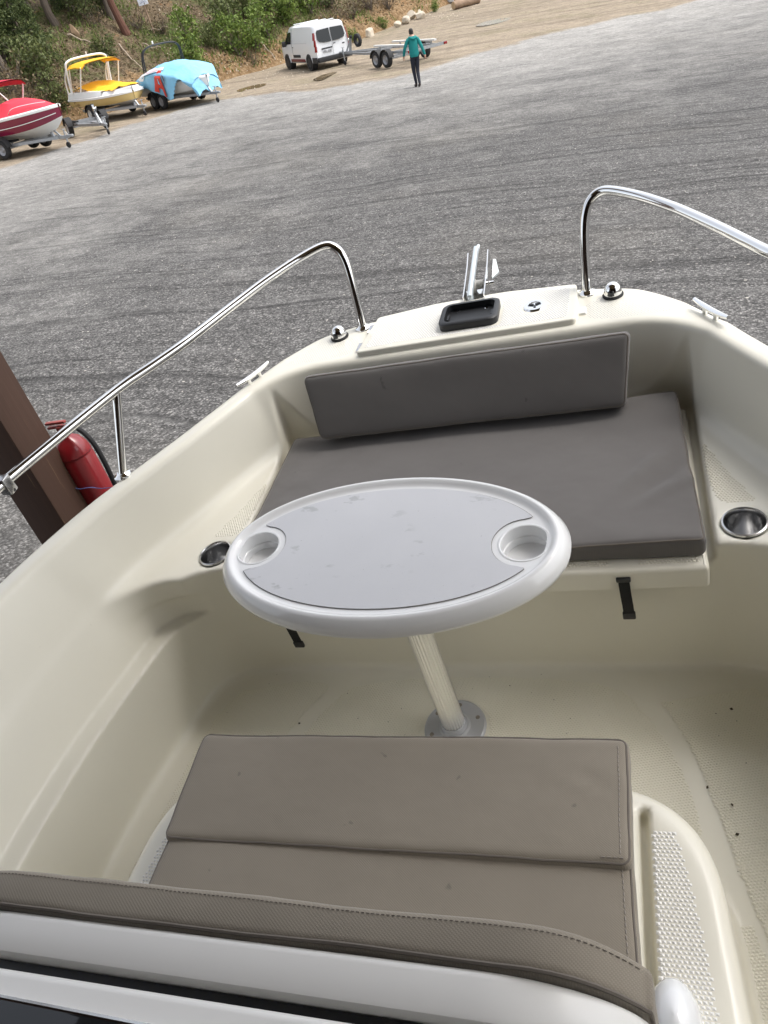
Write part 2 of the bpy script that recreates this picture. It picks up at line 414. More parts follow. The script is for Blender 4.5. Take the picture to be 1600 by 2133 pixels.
gx = np.unique(np.concatenate([np.linspace(-400, -60, 8), np.linspace(-60, 40, 160), np.linspace(40, 400, 10)]))
gy = np.unique(np.concatenate([np.linspace(-300, -20, 6), np.linspace(-20, 100, 190), np.linspace(100, 500, 8)]))
X, Y = np.meshgrid(gx, gy, indexing='ij')
near = np.clip((np.hypot(X, Y) - 3) / 3, 0, 1)
Z = hg(X, Y) + near * ((fbm(X * 0.6, Y * 0.6, 21) - 0.5) * 0.10)
DIRT = [(-60, -20), (-24, 0), (-19.5, 22), (-18.2, 30), (-16.2, 33.2), (-12.8, 32.6), (-10.0, 31.5), (-7.6, 31.4), (-5.4, 34.5), (-1.4, 39.0), (3, 41), (10, 48), (22, 66), (40, 100), (-40, 120)]
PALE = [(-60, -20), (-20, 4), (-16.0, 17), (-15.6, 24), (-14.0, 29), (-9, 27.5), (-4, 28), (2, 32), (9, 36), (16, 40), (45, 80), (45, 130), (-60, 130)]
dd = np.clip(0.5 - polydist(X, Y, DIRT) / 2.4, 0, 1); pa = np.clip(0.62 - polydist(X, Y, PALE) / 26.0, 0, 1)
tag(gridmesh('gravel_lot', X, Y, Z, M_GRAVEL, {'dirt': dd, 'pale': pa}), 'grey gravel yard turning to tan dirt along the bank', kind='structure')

# hillside
t = NT('hillside_litter'); pos = t.tc.outputs['Object']
av = t.n('ShaderNodeAttribute', attribute_name='up')
lit = t.ramp(t.noise(7.0, 8, 0.78), [(0.30, (0.032, 0.024, 0.016)), (0.46, (0.10, 0.073, 0.045)), (0.58, (0.19, 0.142, 0.09)), (0.72, (0.40, 0.32, 0.22))])
grn = t.ramp(t.noise(9.0, 7, 0.75), [(0.32, (0.018, 0.03, 0.008)), (0.5, (0.065, 0.095, 0.025)), (0.70, (0.16, 0.19, 0.06))])
gm = t.ramp(t.noise(0.42, 6, 0.68), [(0.46, 0.0), (0.60, 1.0)])
c = t.mix(t.math('MULTIPLY', gm, 0.75), lit, grn)
soil = t.ramp(t.noise(5.0, 8, 0.75), [(0.32, (0.09, 0.052, 0.024)), (0.5, (0.24, 0.155, 0.08)), (0.70, (0.40, 0.30, 0.19))])
cut = t.math('ADD', t.ramp(av.outputs['Fac'], [(0.02, 1.0), (0.10, 0.0)]), t.math('MULTIPLY_ADD', t.noise(0.6, 5, 0.65), 1.4, -0.8))
c = t.mix(t.ramp(cut, [(0.35, 0.0), (0.6, 1.0)]), c, soil)
orange = t.ramp(t.noise(1.1, 6, 0.7), [(0.60, 0.0), (0.72, 1.0)])
c = t.mix(t.math('MULTIPLY', orange, 0.55), c, (0.30, 0.13, 0.045))
pl = t.ramp(t.noise(26, 3, 0.6), [(0.66, 0.0), (0.72, 1.0)])
c = t.mix(t.math('MULTIPLY', pl, 0.6), c, (0.55, 0.50, 0.40))
t.col(c); t.p(rough=0.95, spec=0.15)
t.bump(t.math('ADD', t.noise(7.0, 8, 0.78), t.math('MULTIPLY', t.noise(1.1, 6, 0.7), 2.0)), 0.9, 0.12)
M_HILL = t.m
fu = FOOT[6:]; tg = np.gradient(fu, axis=0); tg /= np.linalg.norm(tg, axis=1)[:, None]; nm = np.stack([-tg[:, 1], tg[:, 0]], 1)
for _ in range(8): nm[1:-1] = (nm[:-2] + nm[1:-1] + nm[2:]) / 3
fu2 = np.stack([np.interp(np.linspace(0, len(fu) - 1, 330), np.arange(len(fu)), fu[:, k]) for k in (0, 1)], 1)
nm2 = np.stack([np.interp(np.linspace(0, len(fu) - 1, 330), np.arange(len(fu)), nm[:, k]) for k in (0, 1)], 1); nm2 /= np.linalg.norm(nm2, axis=1)[:, None]
vv = np.concatenate([np.linspace(-0.5, 8, 50), np.linspace(8.2, 30, 90), np.linspace(31, 90, 25)])
X = fu2[:, 0][:, None] + nm2[:, 0][:, None] * vv[None, :]; Y = fu2[:, 1][:, None] + nm2[:, 1][:, None] * vv[None, :]
D = footdist(X, Y); Z = np.where(D > 0, hillz(X, Y, D), hg(X, Y) - 0.12)
Z += np.clip(D, 0, 1) * (fbm(X * 4, Y * 4, 31) - 0.5) * 0.28
tag(gridmesh('hillside', X, Y, Z, M_HILL, {'up': np.clip(D / 25.0, 0, 1)}), 'brushy wooded bank of leaf litter and bare orange soil', kind='structure')

# puddles
M_PUD = simple('puddle_water', (0.16, 0.12, 0.07), 0.03, var=0.2); M_PUD2 = simple('puddle_pale', (0.46, 0.45, 0.43), 0.05, var=0.05)  # brown base colour, and a pale one for the puddle below the logs
def puddle(pix, mat, label):
    w = [at(*p) for p in pix]; w = chaikin([(q.x, q.y) for q in w], 3); c = w.mean(0)
    zs = hg(w[:, 0], w[:, 1]); V = [(p[0], p[1], hg(p[0], p[1]) + 0.012) for p in w]
    o = mesh('puddle', V, [tuple(range(len(V)))], mat, smooth=False); return tag(o, label, kind='structure')
puddle([(648, 168), (668, 158), (690, 151), (706, 150), (690, 158), (668, 170)], M_PUD, 'shallow brown puddle in the dirt by the white van')
puddle([(488, 190), (520, 180), (548, 174), (560, 176), (535, 186), (505, 194)], M_PUD, 'faint muddy puddle on the dirt left of the van')
puddle([(985, 56), (1010, 45), (1045, 39), (1072, 37), (1050, 46), (1015, 54)], M_PUD2, 'pale puddle on the dirt track below the logs')

# ---------------------------------------------------------------- boat shelter (only its near post is in view)
M_POSTB = NT('brown_painted_wood'); t = M_POSTB
mp = t.mapping(scale=(14, 14, 0.7)); gr = t.noise(3.0, 6, 0.6, vec=mp)
cc = t.mix(gr, (0.05, 0.025, 0.016), (0.085, 0.044, 0.029))
cc = t.mix(t.ramp(t.noise(5, 5, 0.7, vec=t.mapping(scale=(10, 10, 0.35))), [(0.64, 0.0), (0.68, 1.0)]), cc, (0.16, 0.10, 0.055))
t.col(cc); t.p(rough=0.6); t.bump(gr, 0.3, 0.006); M_POSTB = t.m
M_ROOF = simple('roof_sheet_underside', (0.30, 0.215, 0.12), 0.7)
sh = empty('boat_shelter', Matrix.Translation((-1.925, 0.805, float(hg(-1.925, 0.805)))))
tag(sh, 'brown wooden post of the open shelter, left of the near boat', 'shelter')
def sub(name, g_, mat, origin=(-1.925, 0.805, float(hg(-1.925, 0.805))), smooth=True):
    o = g_.make(name, mat, sh, smooth); o.data.transform(Matrix.Translation(-Vector(origin))); return o
ROOFZ = 4.0
for (px, py) in ((-1.925, 0.805), (-1.925, -4.5), (3.1, -4.5)):
    z0 = float(hg(px, py)) - 0.05
    sub('post', G().box((px, py, (z0 + ROOFZ) / 2), (0.185, 0.185, ROOFZ - z0), bev=0.006), M_POSTB)
sub('front_beam', G().box((0.4, 0.805, ROOFZ + 0.1), (5.8, 0.14, 0.2), bev=0.006), M_POSTB)
gr_ = G()
for i in range(29):
    x = -2.5 + i * 0.2
    gr_.add([(x, 1.3, ROOFZ + 0.2), (x + 0.1, 1.3, ROOFZ + 0.235), (x + 0.2, 1.3, ROOFZ + 0.2), (x, -6.6, ROOFZ + 0.5), (x + 0.1, -6.6, ROOFZ + 0.535), (x + 0.2, -6.6, ROOFZ + 0.5)], [(0, 1, 4, 3), (1, 2, 5, 4)])
sub('roof', gr_, M_ROOF, smooth=False)
sub('shade_side_wall', G().box((-2.4, -4.2, 1.8), (0.06, 5.0, 6.0)), M_POSTB)  # unseen side walls, added to keep light off the aft-facing surfaces
sub('shade_side_wall', G().box((3.2, -4.2, 1.7), (0.06, 5.0, 6.2)), M_POSTB)
sub('shade_back_wall', G().box((0.4, -6.5, 1.8), (5.8, 0.08, 6.0)), M_POSTB)  # unseen wall behind the camera, added to darken the cockpit from astern
# ---------------------------------------------------------------- the near boat: moulded hull and liner
boat = boatroot('motorboat', (0, 0, 0))
tag(boat, 'cream open motorboat whose bow cockpit fills the foreground', 'boat')
HALF = [(0, 1.036), (0.2, 1.032), (0.33, 1.017), (0.43, 0.993), (0.505, 0.965), (0.555, 0.928), (0.63, 0.85), (0.675, 0.785), (0.715, 0.725),
        (0.741, 0.69), (0.77, 0.635), (0.825, 0.537), (0.88, 0.44), (0.957, 0.313), (1.032, 0.187), (1.092, 0.06), (1.166, -0.143), (1.225, -0.4),
        (1.26, -0.63), (1.28, -0.95), (1.285, -1.5), (1.27, -2.0)]
hc = catmull(HALF, 5)
OUT = np.concatenate([hc, (hc * [-1, 1])[::-1][:-1]])            # full outline, bow at the middle seam
def smax(a, b, k): h = np.maximum(k - np.abs(a - b), 0) / k; return np.maximum(a, b) + h * h * k * 0.25
def smin(a, b, k): return -smax(-a, -b, k)
H = 0.0085
xs = np.arange(0, 1.33, H); ys = np.arange(-2.03, 1.07, H); zs = np.arange(-0.075, 0.72, H)
X2, Y2 = np.meshgrid(xs, ys, indexing='ij')
D2 = polydist(X2, Y2, OUT).astype(np.float32)[:, :, None]
SIDE = [(p[0], p[1]) for p in hc if p[1] < 0.72][::-1]
SIDE = SIDE + [(SIDE[-1][0] - 0.70 * 0.5, SIDE[-1][1] + 0.5), (0.0, 1.75)]; SIDE = np.array(SIDE + [(-p[0], p[1]) for p in SIDE[::-1][1:]])
LOWC = [(0.40, 0.80), (0.60, 0.50), (0.72, 0.28), (0.80, 0.15), (0.855, 0.031), (0.897, -0.163), (0.942, -0.382), (0.966, -0.60), (0.975, -0.82), (0.985, -1.3), (0.975, -2.0)]
LOWC = catmull(LOWC, 4); LOWP = np.concatenate([LOWC, (LOWC * [-1, 1])[::-1]])
DL = polydist(X2, Y2, LOWP).astype(np.float32)[:, :, None]
DS = polydist(X2, Y2, SIDE).astype(np.float32)[:, :, None]
Xg = xs.astype(np.float32)[:, None, None]; Yg = ys.astype(np.float32)[None, :, None]; Zg = zs.astype(np.float32)[None, None, :]
ZC, ZS, ZL = 0.68, 0.46, 0.302
tz = np.clip((0.67 - Zg) / (0.67 - ZL), 0, 1.1); DW = (1 - tz) * (DS + 0.072) + tz * (DL - 0.058)
solid = smax(D2 + 0.22 * np.maximum(0.6 - Zg, 0), Zg - ZC, 0.028)
cavU = smax(smax(DW, Yg - (0.762 - 0.25 * (ZC - Zg)), 0.13), ZS - Zg, 0.045)
st = np.clip((Zg - 0.372) / 0.02, 0, 1)
cavM = smax(smax(DW, Yg - (0.060 - 0.018 * st), 0.15), ZL - Zg, 0.006)
cavL = smax(smax(DL, Yg - 0.078, 0.18), -Zg, 0.032)
cav = smin(smin(cavU, cavM, 0.010), cavL, 0.003)
cav = np.minimum(cav, smax(smax(Xg - 0.639, Yg - 0.695, 0.02), 0.40 - Zg, 0.01))
cav = np.minimum(cav, np.maximum(np.hypot(Xg - 0.709, Yg - 0.141) - 0.0465, 0.35 - Zg))
solid = smax(solid, -cav, 0.017)
# seat pod on the floor
pw = 0.572 + 0.09 * np.clip(-0.65 - Yg, -0.2, 0.5)
pod = smax(smax(Xg - pw - 0.10 * (0.42 - Zg), Yg + 0.505 - 0.10 * (0.42 - Zg), 0.20), Zg - 0.42, 0.035)
pod = smax(pod, -smax(smax(np.abs(Xg - 0.4525) - 0.0085, Yg + 0.556, 0.01), 0.385 - Zg, 0.008), 0.01)
pod = smin(pod, smax(smax(Xg - 0.441, Yg + 0.56, 0.04), Zg - 0.438, 0.012), 0.008)
solid = smin(solid, pod, 0.03)
Ff = np.concatenate([solid[:0:-1], solid], 0)
x0 = -xs[-1]
def surface_nets(Fv, o, h):
    s = Fv < 0
    n = [k - 1 for k in Fv.shape]
    cnt = np.zeros(n, np.int8)
    for i in (0, 1):
        for j in (0, 1):
            for k in (0, 1): cnt += s[i:i + n[0], j:j + n[1], k:k + n[2]]
    act = (cnt > 0) & (cnt < 8); ci, cj, ck = np.nonzero(act)
    idx = np.full(n, -1, np.int32); idx[ci, cj, ck] = np.arange(len(ci))
    c = {}
    for i in (0, 1):
        for j in (0, 1):
            for k in (0, 1): c[i, j, k] = Fv[ci + i, cj + j, ck + k]
    acc = np.zeros((len(ci), 3)); w = np.zeros(len(ci))
    for a in c:
        for ax in range(3):
            if a[ax] == 0:
                b = list(a); b[ax] = 1; b = tuple(b); fa, fb = c[a], c[b]; m = (fa < 0) != (fb < 0)
                tt = np.where(m, fa / np.where(m, fa - fb, 1), 0); p = np.zeros((len(ci), 3)); p += np.array(a); p[:, ax] += tt
                acc += p * m[:, None]; w += m
    V = (acc / w[:, None] + np.stack([ci, cj, ck], 1)) * h + np.array(o)
    Fs = []
    for ax in range(3):
        sl = [slice(None)] * 3; sl2 = [slice(None)] * 3; sl[ax] = slice(0, -1); sl2[ax] = slice(1, None)
        a = s[tuple(sl)]; b = s[tuple(sl2)]; ch = a != b
        u, v = [k for k in range(3) if k != ax]
        ii = np.nonzero(ch); ok = (ii[u] > 0) & (ii[v] > 0) & (ii[u] < n[u]) & (ii[v] < n[v]); ii = [q[ok] for q in ii]
        def g(du, dv):
            q = [ii[0].copy(), ii[1].copy(), ii[2].copy()]; q[u] -= du; q[v] -= dv; return idx[q[0], q[1], q[2]]
        quad = np.stack([g(0, 0), g(1, 0), g(1, 1), g(0, 1)], 1)
        flip = a[tuple(ii)] if ax != 1 else ~a[tuple(ii)]
        quad[flip] = quad[flip][:, ::-1]; Fs.append(quad)
    return V, np.concatenate(Fs)[:, ::-1]
V, F = surface_nets(Ff, (x0, ys[0], zs[0]), H)
# two light relaxations take the grid's terracing off the fillets
def relax(V, F, it, lam=0.5):
    E = np.concatenate([F[:, [0, 1]], F[:, [1, 2]], F[:, [2, 3]], F[:, [3, 0]]])
    for _ in range(it):
        S = np.zeros_like(V); w = np.bincount(E[:, 0], minlength=len(V)) + np.bincount(E[:, 1], minlength=len(V))
        for k in range(3):
            S[:, k] = np.bincount(E[:, 0], V[E[:, 1], k], len(V)) + np.bincount(E[:, 1], V[E[:, 0], k], len(V))
        V = V + lam * (S / np.maximum(w, 1)[:, None] - V)
    return V
V = relax(relax(V, F, 1, 0.5), F, 1, -0.3)
hull = mesh('hull', V, F, M_GEL, boat)
del Ff, solid, cav, cavU, cavM, cavL, pod
# hull bottom below the liner
rings = []
cen = np.array([0.0, -0.6])
for z, off, tw in ((-0.06, 0.145, 0), (-0.16, 0.20, 0.0), (-0.28, 0.42, 0.3), (-0.40, 0.9, 1.0)):
    tgo = np.roll(OUT, -1, 0) - np.roll(OUT, 1, 0); tgo /= np.linalg.norm(tgo, axis=1)[:, None] + 1e-9
    nrm = np.stack([tgo[:, 1], -tgo[:, 0]], 1)
    inw = np.where(((cen - OUT) * nrm).sum(1)[:, None] > 0, nrm, -nrm)
    q = OUT + inw * off * 0.98
    if tw: q[:, 0] = OUT[:, 0] * (1 - min(1, 0.42 + 0.56 * tw)); q[:, 1] = np.minimum(OUT[:, 1] - 0.25 - 0.25 * tw, OUT[:, 1])
    rings.append(np.c_[q, np.full(len(q), z)])
n = len(OUT); V = np.concatenate(rings); F = []
for r in range(3):
    for k in range(n): F.append((r * n + k, r * n + (k + 1) % n, (r + 1) * n + (k + 1) % n, (r + 1) * n + k))
mesh('hull_bottom', V, F, M_GELW, boat)
rub = np.c_[OUT, np.full(len(OUT), 0.625)]; nn = OUT * 1.0
G().tube(rub, 0.016, 8, closed=True).make('rubbing_strake', M_FLANGE, boat)

# raised non-slip: small pyramids set in rows
def pyramids(name, poly, z, pitch, h, mat, rot=0.0, holes=(), inset=0.0):
    poly = np.asarray(poly, float); x0_, y0_ = poly.min(0); x1_, y1_ = poly.max(0)
    c, s = math.cos(rot), math.sin(rot); cx, cy = (x0_ + x1_) / 2, (y0_ + y1_) / 2; R_ = math.hypot(x1_ - x0_, y1_ - y0_) / 2 + pitch
    k = int(R_ / pitch) + 1; I, J = np.meshgrid(np.arange(-k, k + 1), np.arange(-k, k + 1), indexing='ij')
    u = (I + 0.5 * (J % 2)) * pitch; v = J * pitch * 0.866
    px = cx + c * u - s * v; py = cy + s * u + c * v
    ok = inpoly(px, py, poly)
    for hp in holes: ok &= ~inpoly(px, py, hp)
    px, py = px[ok], py[ok]; m = len(px); a = pitch * 0.5
    off = np.array([(-a, -a * .8), (a, -a * .8), (a, a * .8), (-a, a * .8)]); off = np.stack([c * off[:, 0] - s * off[:, 1], s * off[:, 0] + c * off[:, 1]], 1)
    V = np.zeros((m, 5, 3)); V[:, :4, 0] = px[:, None] + off[:, 0]; V[:, :4, 1] = py[:, None] + off[:, 1]; V[:, :4, 2] = z; V[:, 4] = np.c_[px, py, np.full(m, z + h)]
    b = np.arange(m)[:, None] * 5
    F = np.concatenate([b + np.array([[0, 1, 4]]), b + np.array([[1, 2, 4]]), b + np.array([[2, 3, 4]]), b + np.array([[3, 0, 4]])])
    o = mesh(name, V.reshape(-1, 3), F, mat, boat, smooth=False); o['kind'] = 'stuff'; return o
mir = lambda poly: [(-p[0], p[1]) for p in poly]
flR = chaikin([(0.44, 0.02), (0.72, 0.015), (0.80, -0.06), (0.84, -0.2), (0.86, -0.4), (0.90, -0.7), (0.92, -1.2), (0.80, -1.2), (0.72, -0.8), (0.66, -0.58), (0.615, -0.4), (0.575, -0.22), (0.51, -0.06)], 2)
flC = chaikin([(-0.36, 0.035), (0.36, 0.035), (0.46, -0.08), (0.525, -0.21), (0.565, -0.37), (0.555, -0.44), (0.52, -0.43), (0.48, -0.40), (-0.48, -0.40), (-0.52, -0.43), (-0.555, -0.44), (-0.565, -0.37), (-0.525, -0.21), (-0.46, -0.08)], 2)
flS = chaikin([(0.625, -0.53), (0.66, -0.64), (0.70, -0.80), (0.74, -1.2), (0.655, -1.2), (0.635, -0.80), (0.62, -0.65)], 2)
base_hole = [(-0.05 + 0.1 * math.cos(a), -0.14 + 0.1 * math.sin(a)) for a in np.linspace(0, 6.2, 24)]
for pl_ in (flR, mir(flR), flS, mir(flS)): pyramids('nonslip_panel', pl_, 0.002, 0.0075, 0.0013, M_NONSLIP, rad(12))
pyramids('nonslip_panel', flC, 0.002, 0.0075, 0.0013, M_NONSLIP, rad(12), holes=[base_hole])
podS = chaikin([(0.466, -0.570), (0.490, -0.570), (0.512, -0.615), (0.530, -0.72), (0.552, -0.90), (0.56, -1.2), (0.468, -1.2), (0.466, -0.8)], 2)
for pl_ in (podS, mir(podS)): pyramids('nonslip_panel', pl_, 0.4195, 0.0078, 0.0022, M_NONSLIPW, 0)
dkS = chaikin([(0.365, 0.790), (0.590, 0.782), (0.600, 0.80), (0.50, 0.935), (0.47, 0.95), (0.41, 0.93), (0.39, 0.91), (0.362, 0.90)], 2)
for pl_ in (dkS, mir(dkS)): pyramids('nonslip_panel', pl_, 0.6790, 0.0078, 0.0022, M_NONSLIPW, 0)
shS = chaikin([(0.655, 0.212), (0.745, 0.212), (0.738, 0.235), (0.69, 0.34), (0.656, 0.44), (0.645, 0.46), (0.643, 0.36)], 2)
for pl_ in (shS, mir(shS)): pyramids('nonslip_panel', pl_, 0.4600, 0.0078, 0.0022, M_NONSLIP, 0)

# bow locker lid
lid = [(-0.345, 0.776), (0.335, 0.786), (0.345, 0.83), (0.336, 1.005), (0.12, 1.030), (0.05, 1.030), (0.035, 1.012), (-0.012, 1.010), (-0.03, 1.028), (-0.12, 1.024), (-0.316, 0.992)]
def roundpoly(poly, f=0.18):
    out = []; n_ = len(poly)
    for i in range(n_):
        p, a, b = np.array(poly[i], float), np.array(poly[i - 1], float), np.array(poly[(i + 1) % n_], float)
        r = min(0.012, 0.4 * np.linalg.norm(a - p), 0.4 * np.linalg.norm(b - p))
        q0 = p + (a - p) / np.linalg.norm(a - p) * r; q1 = p + (b - p) / np.linalg.norm(b - p) * r
        for t_ in (0, 0.33, 0.67, 1): out.append((1 - t_) ** 2 * q0 + 2 * t_ * (1 - t_) * p + t_ ** 2 * q1)
    return np.array(out)
lidp = roundpoly(lid)
hatch = G().prism(lidp[:, :2], 0.676, 0.6975, 0.006, seg=3).make('locker_lid', M_GEL, boat)
tray_hole = rrect(-0.085, 0.115, 0.815, 0.965, 0.02); fil_hole = [(0.213 + 0.045 * math.cos(a), 0.90 + 0.045 * math.sin(a)) for a in np.linspace(0, 6.2, 20)]
o = pyramids('nonslip_panel', [(-0.32, 0.800), (0.312, 0.808), (0.318, 0.985), (0.12, 1.005), (-0.10, 1.0), (-0.295, 0.972)], 0.6974, 0.0078, 0.0018, M_NONSLIPW, 0, holes=[tray_hole, fil_hole])
o.parent = hatch
# shadow gap round the lid and the finger notch
G().box((0.352, 0.853, 0.682), (0.026, 0.040, 0.010), bev=0.004).make('finger_notch', M_GELW, boat)
for (yy, ) in ((0.83,), (0.94,)):
    g_ = G().tube([(-0.349 + (yy - 0.776) * 0.13, yy - 0.03, 0.686), (-0.341 + (yy - 0.776) * 0.13, yy + 0.03, 0.686)], 0.005, 8)
    g_.box((-0.352 + (yy - 0.776) * 0.13, yy, 0.684), (0.02, 0.05, 0.004)); g_.make('hinge', M_BRUSH, hatch)
# instrument tray frame
tr = G()
o1 = rrect(-0.078, 0.106, 0.822, 0.958, 0.026); i1 = rrect(-0.062, 0.092, 0.838, 0.944, 0.020)
V = [(p[0], p[1], 0.696) for p in o1] + [(p[0], p[1], 0.718) for p in o1] + [(p[0] * 0.93 + 0.001, (p[1] - .89) * 0.93 + .89, 0.722) for p in o1] + [(p[0], p[1], 0.722) for p in i1] + [(p[0], p[1], 0.7015) for p in i1]
n_ = len(o1); F = []
for r in range(4):
    for k in range(n_): F.append((r * n_ + k, r * n_ + (k + 1) % n_, (r + 1) * n_ + (k + 1) % n_, (r + 1) * n_ + k))
F.append(tuple(4 * n_ + k for k in range(n_)))
tr.add(V, F)
ta = mesh('instrument_tray', tr.V, tr.F, M_BLACK, boat); sharp(ta, 40); tag(ta, 'black plastic instrument tray on the bow locker lid')
for c_, s_ in (((0.012, 0.846, 0.706), (0.07, 0.006, 0.008)), ((-0.055, 0.885, 0.706), (0.006, 0.03, 0.010)), ((0.085, 0.885, 0.706), (0.006, 0.03, 0.010))): G().box(c_, s_).make('tray_rib', M_BLACK, ta)
for (cx, cy) in ((-0.03, 0.935), (0.06, 0.932), (-0.04, 0.86), (0.065, 0.862)):
    G().lathe([(0.0, 0.7035), (0.005, 0.7035), (0.006, 0.702)], 8, Matrix.Translation((cx, cy, 0.0))).make('screw', M_CHROME, ta)
# chrome filler cap with its keyhole bars
fc = G().lathe([(0.0, 0.7005), (0.018, 0.7005), (0.020, 0.7025), (0.031, 0.7025), (0.035, 0.699), (0.036, 0.6970)], 32, Matrix.Translation((0.213, 0.90, 0))).make('filler_cap', M_CHROME, boat)
for a in (0.6, 2.7, 4.8):
    G().box((0.213 + 0.011 * math.cos(a), 0.90 + 0.011 * math.sin(a), 0.7025), (0.014, 0.007, 0.003), a).make('cap_slot', M_BLACK, fc)
# stern-light style deck lamps
for s_ in (-1, 1):
    c_ = (s_ * 0.442, 0.925)
    dm = G().lathe([(0.030, 0.678), (0.031, 0.684), (0.028, 0.688), (0.0, 0.688)], 24, Matrix.Translation((c_[0], c_[1], 0))).make('deck_lamp', M_RUBBER, boat)
    T = Matrix.Translation((c_[0], c_[1], 0.688))
    G().lathe([(0.0265, 0.0), (0.026, 0.010), (0.022, 0.022), (0.014, 0.031), (0.005, 0.0345), (0.0, 0.035)], 24, T).make('lamp_cover', M_CHROME, dm)
    G().lathe([(0.0, 0.0), (0.0125, 0.0), (0.011, 0.012), (0.006, 0.0165), (0.0, 0.017)], 14, Matrix.Translation((c_[0] - 0.004, c_[1] - 0.017, 0.691))).make('lamp_lens', M_DARKGLASS, dm)
# bow rails
def rail(s_):
    pts = [(0.367, 0.966, 0.684), (0.369, 0.985, 0.75), (0.373, 1.010, 0.83), (0.383, 1.035, 0.895), (0.405, 1.050, 0.933), (0.445, 1.046, 0.949), (0.525, 0.985, 0.943),
           (0.61, 0.893, 0.932), (0.668, 0.815, 0.923), (0.72, 0.735, 0.916), (0.765, 0.657, 0.911), (0.805, 0.585, 0.908), (0.862, 0.497, 0.905), (0.934, 0.385, 0.902), (1.027, 0.148, 0.90), (1.085, -0.03, 0.90),
           (1.125, -0.18, 0.888), (1.145, -0.27, 0.86), (1.155, -0.315, 0.80), (1.158, -0.33, 0.70)]
    pts = catmull([(s_ * p[0], p[1], p[2]) for p in pts], 6)
    r_ = G().tube(pts, 0.0140, 14).make('guard_rail', M_CHROME, boat)
    tag(r_, 'polished steel bow rail on the boat\'s %s side' % ('left' if s_ < 0 else 'right'))
    G().tube([(s_ * 0.978, 0.272, 0.68), (s_ * 0.934, 0.385, 0.900)], 0.0130, 14).make('stanchion', M_CHROME, r_)
    for (bx, by) in ((0.367, 0.966), (0.978, 0.272), (1.158, -0.33)):
        G().lathe([(0.0, 0.692), (0.014, 0.692), (0.020, 0.687), (0.026, 0.684), (0.027, 0.680)], 20, Matrix.Translation((s_ * bx, by, 0))).make('rail_flange', M_CHROME, r_)
    G().box((s_ * 1.077, -0.005, 0.894), (0.034, 0.03, 0.05), bev=0.004).tube([(s_ * 1.06, -0.005, 0.875), (s_ * 1.095, -0.005, 0.875)], 0.005, 8).make('canopy_clamp', M_BRUSH, r_)
rail(-1); rail(1)
# cleats
for s_ in (-1, 1):
    d = Vector((s_ * 0.50, -0.86, 0)).normalized(); c_ = Vector((s_ * 0.693, 0.725, 0.698))
    g_ = G(); L = 0.072
    pts = [c_ + d * k * L + Vector((0, 0, 0.006 * abs(k) ** 2)) for k in np.linspace(-1, 1, 9)]
    g_.tube(pts, [0.005, 0.0065, 0.0075, 0.008, 0.008, 0.008, 0.0075, 0.0065, 0.005], 10)
    for k in (-0.32, 0.32):
        q = c_ + d * k * L; g_.tube([q, q - Vector((0, 0, 0.028))], 0.0075, 8)
    g_.make('cleat', M_CHROME, boat)
# cup holders in the side shelves
for s_ in (-1, 1):
    T = Matrix.Translation((s_ * 0.709, 0.141, 0))
    G().lathe([(0.0, 0.372), (0.040, 0.372), (0.042, 0.378), (0.0425, 0.45), (0.0435, 0.462), (0.0465, 0.4665), (0.0500, 0.4655), (0.0512, 0.4615)], 36, T).make('cup_holder', M_BRUSH, boat)
# bench lid, its straps
bl = G().prism(roundpoly([(-0.623, 0.026), (0.623, 0.026), (0.620, 0.66), (-0.620, 0.66)])[:, :2], 0.372, 0.4345, 0.012, seg=3).make('bench_lid', M_GEL, boat)
G().box((0, 0.20, 0.3685), (1.225, 0.325, 0.006)).make('lid_gap_shade', M_RUBBER, bl, False)  # black strip standing in for the shade in the gap under the lid
for pl_ in ([(0.02, 0.042), (0.40, 0.042), (0.40, 0.10), (0.02, 0.10)], [(0.47, 0.042), (0.60, 0.042), (0.60, 0.10), (0.47, 0.10)], [(-0.60, 0.042), (-0.05, 0.042), (-0.05, 0.10), (-0.60, 0.10)]):
    pyramids('nonslip_panel', pl_, 0.4346, 0.0085, 0.002, M_NONSLIP, 0).parent = bl
for x_, zl, sw in ((0.431, 0.285, 0.004), (-0.498, 0.190, -0.006)):
    y_ = 0.0245
    sp = G()
    pts = [(x_, y_ + 0.002, 0.408), (x_ + sw * .3, y_ - 0.006, 0.39), (x_ + sw * .6, y_ - 0.009, 0.36), (x_ + sw, y_ - 0.006, 0.32), (x_ + sw * 1.2, y_ - 0.004, zl)]
    V = []; F = []
    for p in pts:
        for dx in (-0.013, 0.013):
            for dy in (-0.0015, 0.0015): V.append((p[0] + dx, p[1] + dy, p[2]))
    for i in range(len(pts) - 1):
        b = i * 4
        F += [(b, b + 2, b + 6, b + 4), (b + 1, b + 5, b + 7, b + 3), (b, b + 4, b + 5, b + 1), (b + 2, b + 3, b + 7, b + 6)]
    sp.add(V, F); so = sp.make('lid_strap', M_WEB, bl)
    G().box((x_, y_, 0.408), (0.034, 0.012, 0.013), bev=0.003).make('strap_loop', M_BLACK, so)
    G().box((x_ + sw * 1.2, y_ - 0.004, zl - 0.004), (0.031, 0.010, 0.024), bev=0.003).make('strap_buckle', M_BLACK, so)
